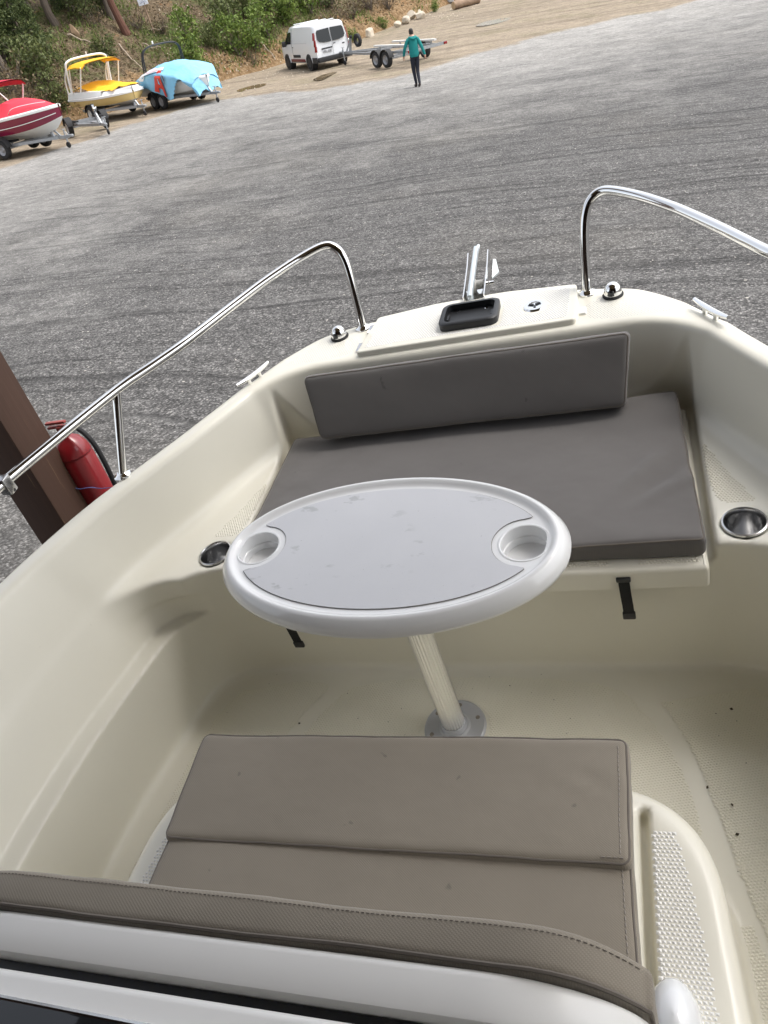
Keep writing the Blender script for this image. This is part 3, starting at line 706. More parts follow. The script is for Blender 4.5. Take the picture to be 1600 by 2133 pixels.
# bow roller with the anchor shank lying in it
ro = G()
for xx, ww in ((-0.020, 0), (0.048, 0)):
    prof_ = [(1.00, 0.672), (1.12, 0.672), (1.20, 0.700), (1.235, 0.745), (1.22, 0.765), (1.16, 0.745), (1.06, 0.725), (1.00, 0.715)]
    V = [(xx - 0.002, p[0], p[1]) for p in prof_] + [(xx + 0.002, p[0], p[1]) for p in prof_]; n_ = len(prof_)
    ro.add(V, [tuple(range(n_)), tuple(range(2 * n_ - 1, n_ - 1, -1))] + [(k, (k + 1) % n_, n_ + (k + 1) % n_, n_ + k) for k in range(n_)])
ro.box((0.014, 1.06, 0.6735), (0.07, 0.12, 0.004))
rr_ = ro.make('bow_roller', M_CHROME, boat)
G().lathe([(0.0, -0.026), (0.026, -0.026), (0.026, -0.018), (0.015, -0.012), (0.015, 0.012), (0.026, 0.018), (0.026, 0.026), (0.0, 0.026)], 18, Matrix.Translation((0.022, 1.105, 0.70)) @ Matrix.Rotation(rad(90), 4, 'Y')).make('roller_wheel', simple('roller_grey_rubber', (0.45, 0.44, 0.42), 0.6), rr_)
G().tube([(0.052, 1.105, 0.70), (0.068, 1.105, 0.70)], 0.006, 8).make('roller_bolt', M_CHROME, rr_)
anc = G().box((0.002, 1.13, 0.735), (0.016, 0.28, 0.020), 0, Matrix.Rotation(rad(9), 4, 'X'), bev=0.004)
anc.add([(0.058, 1.14, 0.70), (0.082, 1.155, 0.71), (0.072, 1.20, 0.735), (0.060, 1.215, 0.73), (0.058, 1.14, 0.694), (0.082, 1.155, 0.704), (0.072, 1.20, 0.729), (0.060, 1.215, 0.724)], [(0, 1, 2, 3), (7, 6, 5, 4), (0, 4, 5, 1), (1, 5, 6, 2), (2, 6, 7, 3), (3, 7, 4, 0)])
anc.tube([(0.002, 1.26, 0.745), (0.004, 1.30, 0.75)], 0.006, 8)
an = anc.make('anchor', simple('anchor_galvanised', (0.62, 0.68, 0.71), 0.45, 0.5, 0.15, 14)); on_boat(an, (0.002, 1.05, 0.70))
tag(an, 'galvanised anchor lying in the bow roller', 'anchor')

# console: seat-back shell, upper moulding and dark screen at the bottom edge of the view
def bar_loft(name, secs, mat, parent, closed=True):
    n_ = len(secs[0]); V = [p for s_ in secs for p in s_]; F = []
    for i in range(len(secs) - 1):
        for k in range(n_): F.append((i * n_ + k, i * n_ + (k + 1) % n_, (i + 1) * n_ + (k + 1) % n_, (i + 1) * n_ + k))
    F.append(tuple(range(n_))[::-1]); F.append(tuple((len(secs) - 1) * n_ + k for k in range(n_)))
    return sharp(mesh(name, V, F, mat, parent), 50)
def shell(y0, y1, z1, halfw, r, zb, n=40, drop=0.0):
    secs = []
    for s_ in np.linspace(-1, 1, n * 2 + 1):
        u = math.copysign(1 - (1 - abs(s_)) ** 1.6, s_)
        x = u * halfw; e = max(0.0, (abs(x) - (halfw - r)) / r); zz = z1 - r * 0.75 * (1 - math.sqrt(max(0, 1 - e * e)))
        secs.append([(x, y0, zb), (x, y0, zz - 0.008), (x, y0 - 0.0015, zz - 0.003), (x, y0 - 0.005, zz - 0.0003), (x, y0 - 0.010, zz), (x, y1 + 0.006, zz - drop), (x, y1 + 0.0015, zz - drop - 0.002), (x, y1, zz - drop - 0.008), (x, y1, zb)])
    return secs
con = bar_loft('console', shell(-1.0235, -1.070, 0.967, 0.470, 0.17, 0.43, drop=0.006), M_GELW, boat)
bar_loft('console_body', shell(-1.085, -1.62, 0.956, 0.47, 0.16, 0.43), M_GELW, con)
G().box((0.0, -1.0775, 0.70), (0.84, 0.0125, 0.46)).make('console_gap', M_BLACK, con, False)  # black filler box painting the shade between the two white mouldings
scr = G().prism([(-0.43, -1.60), (0.05, -1.60), (0.05, -1.124), (-0.43, -1.116)], 0.950, 0.9640, 0.003); scr.make('console_screen', M_DARKGLASS, con)
G().tube([(-0.44, -1.115, 0.961), (0.055, -1.123, 0.961)], 0.0035, 6).make('screen_trim', M_BRUSH, con)
pk = G(); T = Matrix.Translation((0.486, -0.915, 0.42)) @ Matrix.Diagonal((1, 1.6, 1, 1))
pk.lathe([(0.040, 0.0), (0.038, 0.06), (0.032, 0.085), (0.018, 0.102), (0.0, 0.106)], 24, T); pk.make('backrest_pivot', M_SHINYW, con, True, 85)
# ---------------------------------------------------------------- cushions
def axis_grid(h, r, n):
    e = r * (1 - np.cos(np.linspace(0, math.pi / 2, 6)))[:-1]           # 0..r, fine at the rim
    return np.concatenate([-h + e, np.linspace(-h + r, h - r, n), (h - e)[::-1]])
def rbox(hx, hy, hz, r, nx=40, ny=24):
    ax, ay, az = axis_grid(hx, r, nx), axis_grid(hy, r, ny), axis_grid(hz, r, 2)
    Vs, Fs = [], []
    def face(u, v, fn, flip):
        U, W = np.meshgrid(u, v, indexing='ij'); n, m = U.shape; b = sum(len(q) for q in Vs)
        Vs.append(fn(U.ravel(), W.ravel())); I = np.arange(n * m).reshape(n, m) + b
        f = np.stack([I[:-1, :-1], I[1:, :-1], I[1:, 1:], I[:-1, 1:]], -1).reshape(-1, 4); Fs.append(f[:, ::-1] if flip else f)
    k = lambda a, v: np.full_like(a, v)
    face(ax, ay, lambda a, b: np.c_[a, b, k(a, hz)], False); face(ax, ay, lambda a, b: np.c_[a, b, k(a, -hz)], True)
    face(ax, az, lambda a, b: np.c_[a, k(a, -hy), b], False); face(ax, az, lambda a, b: np.c_[a, k(a, hy), b], True)
    face(ay, az, lambda a, b: np.c_[k(a, hx), a, b], False); face(ay, az, lambda a, b: np.c_[k(a, -hx), a, b], True)
    V = np.concatenate(Vs); F = np.concatenate(Fs); S = np.array([hx, hy, hz]); q = np.clip(V, -(S - r), S - r); d = V - q
    L = np.linalg.norm(d, axis=1)[:, None]; V = q + d / np.maximum(L, 1e-9) * r
    # weld
    key = np.round(V * 20000).astype(np.int64); _, i0, inv = np.unique(key, axis=0, return_index=True, return_inverse=True)
    V = V[i0]; F = inv.reshape(-1)[F]
    return V, [tuple(dict.fromkeys(f)) for f in F.tolist() if len(set(f)) > 2]
def rim(hx, hy, hz, r, side=1, n=60, off=0.0):
    """loop along the cushion's upper edge"""
    p = np.array(rrect(-hx + r * .29, hx - r * .29, -hy + r * .29, hy - r * .29, r * .9, 5)); return np.c_[p, np.full(len(p), side * (hz - r * .29) + off)]
def cushion(name, c, size, r, warp, mat, label, cat='cushion', puff=0.006, wr=0.0016, seed=1, stitch=None, rimr=0.0022, nx=44, ny=26, edge_stitch=False):
    hx, hy, hz = [v / 2 for v in size]
    V, F = rbox(hx, hy, hz, r, nx, ny)
    def deform(V):
        V = V.copy(); fx = 1 - (V[:, 0] / hx) ** 4; fy = 1 - (V[:, 1] / hy) ** 4; b = np.clip(fx, 0, 1) * np.clip(fy, 0, 1)
        s = np.sign(V[:, 2]) * np.clip(np.abs(V[:, 2]) / hz, 0, 1)
        V[:, 2] += s * puff * b
        V[:, 2] += s * wr * 4 * (fbm(V[:, 0] * 6 + seed, V[:, 1] * 9 + V[:, 0] * 3, seed) - 0.47) * (0.35 + 0.65 * (1 - b))
        V[:, 0] += wr * 2 * (fbm(V[:, 1] * 14, V[:, 2] * 20, seed + 5) - 0.47); V[:, 1] += wr * 2.2 * (fbm(V[:, 0] * 10, V[:, 2] * 20, seed + 7) - 0.47)
        return warp(V)
    o = mesh(name, deform(V) + 0.0, F, mat)
    o.data.transform(Matrix.Identity(4))
    tag(o, label, cat)
    parts = []
    lp = rim(hx, hy, hz, r); lp = np.concatenate([lp[k:k + 1] * (1 - t_) + lp[(k + 1) % len(lp)][None] * t_ for k in range(len(lp)) for t_ in np.linspace(0, 1, max(2, int(np.linalg.norm(lp[(k + 1) % len(lp)] - lp[k]) / 0.02)), endpoint=False)])
    g_ = G().tube(deform(lp), rimr, 6, closed=True); pipe = g_.make('piping', mat if rimr > 0.003 else M_PIPE, o); parts.append(pipe)
    for (x0_, y0_, x1_, y1_) in (stitch or []):
        g_ = G(); L = math.hypot(x1_ - x0_, y1_ - y0_); n_ = int(L / 0.009)
        for k in range(n_):
            a = (k + 0.15) / n_; b = (k + 0.75) / n_
            q = np.array([[x0_ + (x1_ - x0_) * a, y0_ + (y1_ - y0_) * a, hz + 0.0004], [x0_ + (x1_ - x0_) * b, y0_ + (y1_ - y0_) * b, hz + 0.0004]])
            g_.tube(deform(q), 0.0011, 4)
        q_ = g_.make('stitching', M_STITCH, o); q_['kind'] = 'stuff'; parts.append(q_)
    if edge_stitch:
        for dz_ in (0.0075,):
            g_ = G(); n_ = int(2 * (hx - r) / 0.006)
            for k in range(n_):
                x_ = -(hx - r) + 2 * (hx - r) * np.array([(k + 0.15) / n_, (k + 0.75) / n_])
                g_.tube(deform(np.c_[x_, np.full(2, hy + 0.0006), np.full(2, -hz + dz_)]), 0.0006, 4)
            q_ = g_.make('stitching', M_STITCHD, o); q_['kind'] = 'stuff'; parts.append(q_)
    on_boat(o, c)
    for p_ in parts: p_.data.transform(Matrix.Translation(-Vector(c)))
    return o
# bow bench cushion
bx = (0.0, 0.352, 0.462)
def w_bench(V):
    V = V.copy()
    k = np.clip((V[:, 1] + 0.29) / 0.58, 0, 1); V[:, 0] *= 1 - 0.035 * k
    V[:, 2] += 0.022 * np.exp(-((V[:, 0] - 0.55) ** 2 / 0.03 + (V[:, 1] - 0.27) ** 2 / 0.01))
    # creases running in from the front corner
    for (cx, cy, ang, w, h) in ((0.50, -0.02, 0.9, 0.016, 0.011), (0.53, -0.07, 0.75, 0.014, -0.008), (0.56, -0.10, 0.6, 0.012, 0.007)):
        dx, dy = V[:, 0] - cx, V[:, 1] - cy; u = dx * math.cos(ang) + dy * math.sin(ang); v = -dx * math.sin(ang) + dy * math.cos(ang)
        V[:, 2] += np.where(V[:, 2] > 0, h * np.exp(-(v / w) ** 2 - (u / 0.09) ** 2), 0)
    return V + np.array(bx)
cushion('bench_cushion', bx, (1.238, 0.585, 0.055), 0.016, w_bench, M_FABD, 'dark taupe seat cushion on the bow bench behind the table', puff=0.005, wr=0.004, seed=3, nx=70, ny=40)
# bow backrest, leaning on the deck edge
def lean(c, ang, extra=None):
    ca, sa = math.cos(ang), math.sin(ang)
    def f(V):
        V = V.copy()
        if extra is not None: V = extra(V)
        x, u, w = V[:, 0], V[:, 1], V[:, 2]                 # u: up along the rest, w: out of its face
        return np.c_[x + c[0], c[1] + u * ca * 1.0 - w * sa, c[2] + u * sa + w * ca]
    return f
def bend(V):
    V[:, 0] *= 1 - 0.028 * np.clip(-V[:, 1] / 0.1, -1, 1); V[:, 2] -= 0.006 * np.cos(V[:, 0] * 5); return V
bc = (-0.005, 0.640, 0.600)
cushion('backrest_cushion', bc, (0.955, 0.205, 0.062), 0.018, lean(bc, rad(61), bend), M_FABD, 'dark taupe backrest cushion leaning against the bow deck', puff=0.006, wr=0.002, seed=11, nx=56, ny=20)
# console seat: base cushion, hinged flap cushion on its front, backrest
sc_ = (0.0, -0.80, 0.499)
def w_seat(V): V = V.copy(); V[:, 0] *= 1 + 0.02 * np.clip(-V[:, 1] / 0.2, -1, 1); return V + np.array(sc_)
cushion('seat_cushion', sc_, (0.885, 0.30, 0.062), 0.018, w_seat, M_FAB, 'taupe seat cushion on the console seat, partly under the backrest', puff=0.005, wr=0.002, seed=17, stitch=[(0.425, -0.13, 0.425, 0.13)])
fc_ = (-0.003, -0.612, 0.505)
def w_flap(V):
    V = V.copy(); V[:, 2] += 0.002 * np.sin(V[:, 0] * 4); V[:, 1] += 0.010 * (V[:, 0] + 0.1) * 1.3
    dx, dy = V[:, 0] - 0.37, V[:, 1] - 0.02; u = dx * 0.75 - dy * 0.66; v = dx * 0.66 + dy * 0.75
    V[:, 2] += np.where(V[:, 2] > 0, 0.0035 * np.exp(-(v / 0.008) ** 2 - (u / 0.03) ** 2) - 0.003 * np.exp(-((v - 0.014) / 0.010) ** 2 - (u / 0.03) ** 2), 0)
    return V + np.array(fc_)
cushion('flap_cushion', fc_, (0.882, 0.235, 0.078), 0.016, w_flap, M_FAB, 'taupe front cushion of the console seat, nearest the table leg', puff=0.004, wr=0.0026, seed=23,
        stitch=[(0.422, -0.10, 0.422, 0.10), (0.428, -0.105, 0.39, -0.106)])
def w_back(V):
    V = V.copy(); e = np.clip((np.abs(V[:, 0]) - 0.33) / 0.13, 0, 1); up = np.clip((V[:, 1] + 0.20) / 0.40, 0, 1)
    V[:, 1] -= 0.085 * e ** 2.6 * up
    return V
kc = (0.004, -0.9985, 0.780)
cushion('backrest_cushion', kc, (0.935, 0.385, 0.046), 0.011, lean(kc, rad(90), w_back), M_FAB, 'taupe backrest of the console seat across the bottom left', puff=0.004, wr=0.002, seed=29, nx=60, ny=30, rimr=0.0026, edge_stitch=True)
# double stitching along the top edge of that backrest
# ---------------------------------------------------------------- table
TZ = 0.705; TC = (-0.066, -0.115); TA, TB = 0.388, 0.218; TR = rad(-3.0)
tb = boatroot('table', (-0.05, -0.13, 0.0)); tag(tb, 'oval white pedestal table with grey top and two cup wells', 'table')
def tpt(x, y, z): c, s = math.cos(TR), math.sin(TR); return (TC[0] + c * x - s * y + 0.05, TC[1] + s * x + c * y + 0.13, z)
NE = 96
def ell(a, b): return [(a * math.cos(2 * math.pi * k / NE), b * math.sin(2 * math.pi * k / NE)) for k in range(NE)]
rings = [(-0.30, -0.048), (-0.06, -0.050), (-0.012, -0.048), (0.010, -0.043), (0.022, -0.032), (0.0235, -0.020), (0.015, -0.006), (0.006, 0.004), (0.0, 0.008), (-0.006, 0.0075), (-0.012, 0.002), (-0.018, -0.0015), (-0.024, -0.0025)]
CUPS = [(-0.318, 0.0), (0.318, 0.0)]; CR = 0.051
bm = bmesh.new()
loops = []
for (o_, dz) in rings: loops.append([bm.verts.new(tpt(p[0], p[1], TZ + dz)) for p in ell(TA + o_, TB + max(o_, -0.17))])
for i in range(len(loops) - 1):
    for k in range(NE): bm.faces.new((loops[i][k], loops[i][(k + 1) % NE], loops[i + 1][(k + 1) % NE], loops[i + 1][k]))
bm.faces.new(loops[0][::-1])
edges = [bm.edges.get((loops[-1][k], loops[-1][(k + 1) % NE])) for k in range(NE)]
cupl = []
for (cx, cy) in CUPS:
    N_ = 36; L0 = [bm.verts.new(tpt(cx + CR * math.cos(a), cy + CR * math.sin(a), TZ - 0.0025)) for a in np.linspace(0, 2 * math.pi, N_, endpoint=False)]
    edges += [bm.edges.new((L0[k], L0[(k + 1) % N_])) for k in range(N_)]; cupl.append((cx, cy, N_))
r_ = bmesh.ops.triangle_fill(bm, use_beauty=True, use_dissolve=False, edges=edges)
bmesh.ops.recalc_face_normals(bm, faces=bm.faces[:])
me = bpy.data.meshes.new('table_top'); bm.to_mesh(me); bm.free(); me.materials.append(M_TABLE)
me.polygons.foreach_set('use_smooth', np.ones(len(me.polygons), bool)); top = bpy.data.objects.new('table_top', me); COL.objects.link(top); top.parent = tb; sharp(top, 40)
for (cx, cy) in CUPS:
    p = tpt(cx, cy, 0)
    G().lathe([(CR + 0.006, TZ - 0.0022), (CR + 0.005, TZ - 0.0016), (CR + 0.002, TZ - 0.0016), (CR, TZ - 0.003), (CR - 0.001, TZ - 0.030), (CR - 0.0035, TZ - 0.032), (CR - 0.005, TZ - 0.070), (CR - 0.010, TZ - 0.074), (0, TZ - 0.074)][::-1], 40, Matrix.Translation((p[0], p[1], 0))).make('cup_well', M_TABLE, top)
# grey inlay with bays round the wells
def inlay():
    out = []; a_, b_ = TA - 0.030, TB - 0.030; bay = CR + 0.019
    cx = 0.318
    def on(a): return (a_ * math.cos(a), b_ * math.sin(a))
    a0 = next(a for a in np.linspace(0.0, 1.5, 600) if math.hypot(a_ * math.cos(a) - cx, b_ * math.sin(a)) > bay + 0.006 and a > 0.2)
    top_ = [on(a) for a in np.linspace(a0, math.pi - a0, 50)]
    th = lambda x, y, c: math.atan2(y, x - c)
    pl = on(math.pi - a0); t0 = th(pl[0], pl[1], -cx); left = [(-cx + bay * math.cos(t_), bay * math.sin(t_)) for t_ in np.linspace(t0 - 0.22, -t0 + 0.22, 24)]
    bot = [on(a) for a in np.linspace(math.pi + a0, 2 * math.pi - a0, 50)]
    pr = on(-a0); t1 = th(pr[0], pr[1], cx); t1 = t1 % (2 * math.pi); right = [(cx + bay * math.cos(t_), bay * math.sin(t_)) for t_ in np.linspace(t1 - 0.22, 2 * math.pi - t1 + 0.22, 24)]
    return chaikin(top_ + left + bot + right, 1)
ip = inlay(); V = [tpt(p[0], p[1], TZ - 0.0010) for p in ip] + [tpt(p[0] * 0.997, p[1] * 0.997, TZ + 0.0002) for p in ip]; n_ = len(ip)
bm = bmesh.new(); vs = [bm.verts.new(v) for v in V]
for k in range(n_): bm.faces.new((vs[k], vs[(k + 1) % n_], vs[n_ + (k + 1) % n_], vs[n_ + k]))
bmesh.ops.triangle_fill(bm, use_beauty=True, edges=[bm.edges.get((vs[n_ + k], vs[n_ + (k + 1) % n_])) for k in range(n_)])
bmesh.ops.recalc_face_normals(bm, faces=bm.faces[:]); me = bpy.data.meshes.new('table_inlay'); bm.to_mesh(me); bm.free(); me.materials.append(M_INLAY)
il = bpy.data.objects.new('table_inlay', me); COL.objects.link(il); il.parent = top
G().tube([V[k] for k in range(n_)], 0.0006, 5, closed=True).make('inlay_edge', M_PIPE, il)
# ribbed leg, floor flange and its screws
lg = []
for z in (0.0, TZ - 0.05):
    for k in range(96):
        a = 2 * math.pi * k / 96; r = 0.0305 + 0.0018 * math.sin(a * 24); lg.append((r * math.cos(a), r * math.sin(a), z))
mesh('table_leg', lg, [(k, (k + 1) % 96, 96 + (k + 1) % 96, 96 + k) for k in range(96)], M_ALU, tb)
fl = G().lathe([(0.0, 0.012), (0.040, 0.012), (0.045, 0.006), (0.082, 0.006), (0.086, 0.003), (0.088, 0.0005)], 40).make('leg_flange', M_FLANGE, tb)
G().lathe([(0.0305, 0.03), (0.0345, 0.03), (0.0365, 0.012)], 32).make('leg_socket', M_FLANGE, tb)
for k in range(6):
    a = rad(25 + 60 * k); G().lathe([(0.0, 0.0068), (0.003, 0.0068), (0.0052, 0.0082), (0.0065, 0.0065)], 10, Matrix.Translation((0.068 * math.cos(a), 0.068 * math.sin(a), 0))).make('screw', M_SCREW, fl)

# bits of dirt on the cockpit floor
M_DEBRIS = simple('leaf_debris', (0.06, 0.045, 0.025), 0.9)
g_ = G(); rr2 = random.Random(4)
for k in range(95):
    x = rr2.uniform(-0.80, 0.84); y = rr2.uniform(-0.45, 0.05) if k < 60 else rr2.uniform(-0.9, 0.0)
    if k >= 60: x = rr2.uniform(0.60, 0.84)
    if abs(x) < 0.6 and y < -0.40: continue
    L = rr2.choice((0.001, 0.0015, 0.002, 0.005)); w = L * rr2.uniform(0.3, 0.9); a = rr2.uniform(0, 6.28); c, s = math.cos(a), math.sin(a)
    q = [(x + c * u - s * v, y + s * u + c * v, 0.0045 + rr2.uniform(0, 0.002)) for u, v in ((-L, 0), (0, -w), (L, 0), (0, w))]
    g_.add(q, [(0, 1, 2, 3)])
o = g_.make('leaf_debris', M_DEBRIS, smooth=False); o.matrix_world = BOATM.copy(); tag(o, 'specks of dry leaf and dirt on the cockpit floor', 'debris', kind='stuff')
# ---------------------------------------------------------------- fire extinguisher hung on the post
M_RED = simple('extinguisher_red', (0.22, 0.010, 0.014), 0.3, var=0.15, coat=0.4)
fe = empty('fire_extinguisher', Matrix.Translation((-1.82, 0.955, -0.13))); tag(fe, 'red fire extinguisher with black hose hung behind the brown post', 'extinguisher')
G().lathe([(0.0, 0.0), (0.060, 0.0), (0.074, 0.02), (0.075, 0.03), (0.075, 0.50), (0.072, 0.505), (0.072, 0.512), (0.075, 0.517), (0.070, 0.545), (0.052, 0.58), (0.026, 0.60), (0.022, 0.62), (0.0, 0.62)], 28).make('cylinder', M_RED, fe)
va = G().lathe([(0.0, 0.615), (0.018, 0.615), (0.018, 0.65), (0.0, 0.655)], 14).box((-0.01, 0, 0.668), (0.10, 0.018, 0.012), bev=0.003).box((-0.015, 0, 0.648), (0.09, 0.018, 0.010), bev=0.003); va.make('valve', simple('extinguisher_valve', (0.32, 0.06, 0.05), 0.4), fe)
G().tube([(0.015, 0, 0.64), (0.05, -0.01, 0.645)], 0.010, 10).make('hose_coupling', M_BRUSH, fe)
G().tube(catmull([(0.045, -0.01, 0.645), (0.10, -0.02, 0.64), (0.145, -0.03, 0.58), (0.155, -0.035, 0.48), (0.145, -0.035, 0.35), (0.12, -0.03, 0.2), (0.09, -0.03, 0.08)], 6), 0.011, 10).make('hose', M_RUBBER, fe)
G().tube(catmull([(-0.06, -0.08, 0.41), (0.0, -0.085, 0.385), (0.05, -0.075, 0.38), (0.09, -0.06, 0.36), (0.14, -0.05, 0.35), (0.17, -0.05, 0.31)], 5), 0.0022, 5).make('string', M_BLUESTRING, fe)
G().box((-0.06, -0.05, 0.35), (0.02, 0.06, 0.03)).make('bracket', M_GALV, fe)
# ---------------------------------------------------------------- yard: shared builders
M_TYRE = simple('tyre_rubber', (0.02, 0.02, 0.021), 0.8); M_RIM = simple('wheel_rim', (0.52, 0.52, 0.51), 0.4, 0.4)
M_RIMG = simple('wheel_rim_grey', (0.30, 0.30, 0.31), 0.45, 0.5)
def gnormal(x, y): return Vector((0.0906, 0.0757 - 0.001544 * y, 1.0)).normalized()
def gmat(x, y, hd, dz=0.0):
    z = gnormal(x, y); hx = Vector((hd[0], hd[1], 0)).normalized(); hx = (hx - z * hx.dot(z)).normalized(); hy = z.cross(hx)
    M_ = Matrix.Identity(4)
    for i in range(3): M_[i][0] = hx[i]; M_[i][1] = hy[i]; M_[i][2] = z[i]
    M_[0][3], M_[1][3], M_[2][3] = x, y, float(hg(x, y)) + dz + 0.02
    return M_
RX90 = Matrix.Rotation(rad(90), 4, 'X')
def wheel(parent, x, y, r=0.31, w=0.19, rim=None):
    T = Matrix.Translation((x, y, r)) @ RX90
    ty = G().lathe([(r * 0.60, -w / 2), (r * 0.82, -w / 2), (r * 0.96, -w * 0.42), (r, -w * 0.25), (r, w * 0.25), (r * 0.96, w * 0.42), (r * 0.82, w / 2), (r * 0.60, w / 2), (r * 0.58, 0.0), (r * 0.60, -w / 2)], 28, T).make('wheel', M_TYRE, parent)
    g_ = G()
    for s_ in (-1, 1):
        g_.lathe([(0.0, s_ * w * 0.30), (r * 0.16, s_ * w * 0.36), (r * 0.30, s_ * w * 0.22), (r * 0.50, s_ * w * 0.30), (r * 0.60, s_ * w * 0.46), (r * 0.64, s_ * w * 0.47)][::s_], 20, T)
    g_.make('rim', rim or M_RIM, ty)
    return ty
def fender(parent, x, y, r, w, mat, a0=0, a1=180, name='mudguard'):
    g_ = G(); n_ = 14; V = []
    for k in range(n_ + 1):
        a = rad(a0 + (a1 - a0) * k / n_)
        for yy in (y - w / 2, y + w / 2):
            for rr in (r, r + 0.012): V.append((x + rr * math.cos(a), yy, 0.31 + rr * math.sin(a)))
    F = []
    for k in range(n_):
        b = k * 4; F += [(b, b + 2, b + 6, b + 4), (b + 1, b + 5, b + 7, b + 3), (b, b + 4, b + 5, b + 1), (b + 2, b + 3, b + 7, b + 6)]
    g_.add(V, F); return g_.make(name, mat, parent)
def bar(g_, a, b, w=0.06, h=0.09):
    a, b = Vector(a), Vector(b); d = (b - a); L = d.length; q = d.to_track_quat('X', 'Z').to_matrix().to_4x4()
    return g_.add(*(lambda gg: (gg.V, gg.F))(G().box((0, 0, 0), (L, w, h))), Matrix.Translation((a + b) / 2) @ q)
def trailer(name, M_, label, L=3.1, tail=1.4, halfw=0.75, axles=(0.0,), track=0.98, bunk=True, deck=None, group=None, bh=0.08, post=True, lamp=False, zf=0.40):
    """boat trailer, x forward to the coupling, origin on the ground under the axle"""
    r = empty(name, M_); tag(r, label, 'trailer', group)
    g_ = G()
    for s_ in (-1, 1): bar(g_, (-tail, s_ * halfw, zf), (L * 0.35, s_ * halfw, zf)); bar(g_, (L * 0.35, s_ * halfw, zf), (L - 0.5, s_ * 0.06, zf - 0.02))
    bar(g_, (L * 0.30, 0, zf - 0.01), (L - 0.05, 0, zf - 0.02), 0.09, 0.10)
    g_.make('side_rails', M_GALV, r)
    for x_ in (-tail + 0.05, -tail * 0.3, L * 0.33): bar(G(), (x_, -halfw, zf), (x_, halfw, zf)).make('cross_member', M_GALV, r)
    for ax in axles:
        bar(G(), (ax, -track + 0.1, 0.31), (ax, track - 0.1, 0.31), 0.07, 0.07).make('axle', M_GALV, r)
        for s_ in (-1, 1): wheel(r, ax, s_ * track, 0.31, 0.19, M_RIMG if len(axles) > 1 else M_RIM)
        for s_ in (-1, 1): fender(r, ax, s_ * track, 0.37, 0.24, M_RUBBER, 10, 170)
    if bunk:
        for s_ in (-1, 1):
            b_ = G(); bar(b_, (-tail + 0.1, s_ * 0.55, zf + bh), (L * 0.25, s_ * 0.50, zf + bh + 0.04), 0.12, 0.06); b_.make('bunk', M_RUBBER if deck is None else deck, r)
            for x_ in (-tail + 0.4, L * 0.15): bar(G(), (x_, s_ * 0.55, zf), (x_, s_ * 0.55, zf + bh), 0.05, 0.05).make('bunk_bracket', M_GALV, r)
    if post:
        w_ = G(); bar(w_, (L - 0.75, 0, zf), (L - 0.95, 0, zf + 0.62), 0.08, 0.10); bar(w_, (L - 0.40, 0, zf), (L - 0.88, 0, zf + 0.45), 0.05, 0.06); wp = w_.make('winch_post', M_GALV, r)
        G().lathe([(0.0, -0.06), (0.08, -0.06), (0.08, -0.05), (0.04, -0.04), (0.04, 0.04), (0.08, 0.05), (0.08, 0.06), (0.0, 0.06)], 12, Matrix.Translation((L - 0.78, 0, zf + 0.50)) @ RX90).make('winch_drum', M_BRUSH, wp)
        G().box((L - 0.98, 0, zf + 0.60), (0.10, 0.12, 0.12), bev=0.02).make('bow_stop', M_RUBBER, wp)
    c_ = G().box((L + 0.06, 0, zf), (0.26, 0.10, 0.08), bev=0.02).tube([(L - 0.02, 0, zf + 0.03), (L - 0.12, 0, zf + 0.13)], 0.015, 6); c_.make('coupling', M_GALV, r)
    j_ = G().tube([(L - 0.30, 0.11, zf + 0.20), (L - 0.30, 0.11, 0.12)], 0.028, 8).box((L - 0.30, 0.11, zf + 0.21), (0.05, 0.16, 0.02)); jk = j_.make('jack', M_GALV, r)
    G().lathe([(0.0, -0.03), (0.09, -0.03), (0.10, -0.015), (0.10, 0.015), (0.09, 0.03), (0.0, 0.03)], 14, Matrix.Translation((L - 0.30, 0.11, 0.10)) @ RX90).make('jockey_wheel', M_TYRE, jk)
    if lamp:
        lb = G(); bar(lb, (-tail - 0.02, -1.0, zf + 0.02), (-tail - 0.02, 1.0, zf + 0.02), 0.03, 0.11); lo = lb.make('light_board', M_GALV, r)
        for s_ in (-1, 1): G().box((-tail - 0.05, s_ * 0.94, zf + 0.02), (0.05, 0.16, 0.10), bev=0.01).make('tail_lamp', M_TAIL, lo)
    return r
M_TAIL = simple('tail_lamp_red', (0.24, 0.012, 0.014), 0.15, var=0.05, coat=0.5)
def hullshape(L, B, zs0, zs1, zc0, zk0, p=2.4, n=22, flare=0.86, bowz=0.2):
    S = []
    for t_ in np.linspace(0, 1, n):
        t_ = 1 - (1 - t_) ** 1.3
        x = -L * 0.45 + L * t_; e = max(0, (t_ - 0.45) / 0.55)
        bs = B * (0.94 + 0.06 * min(1, t_ / 0.4)) * max(0.0, 1 - e ** p) ** 0.8 + 0.012
        zs = zs0 + (zs1 - zs0) * t_ ** 1.8; bc = bs * (flare - 0.30 * e ** 1.5); zc = zc0 + (zs - 0.30 - zc0) * e ** 2.2 * 0.9; zk = zk0 + (zc - 0.05 - zk0) * max(0, (t_ - 0.62) / 0.38) ** 2.2
        S.append((x + 0.02, bs, zs, bc, zc, zk))
    return S
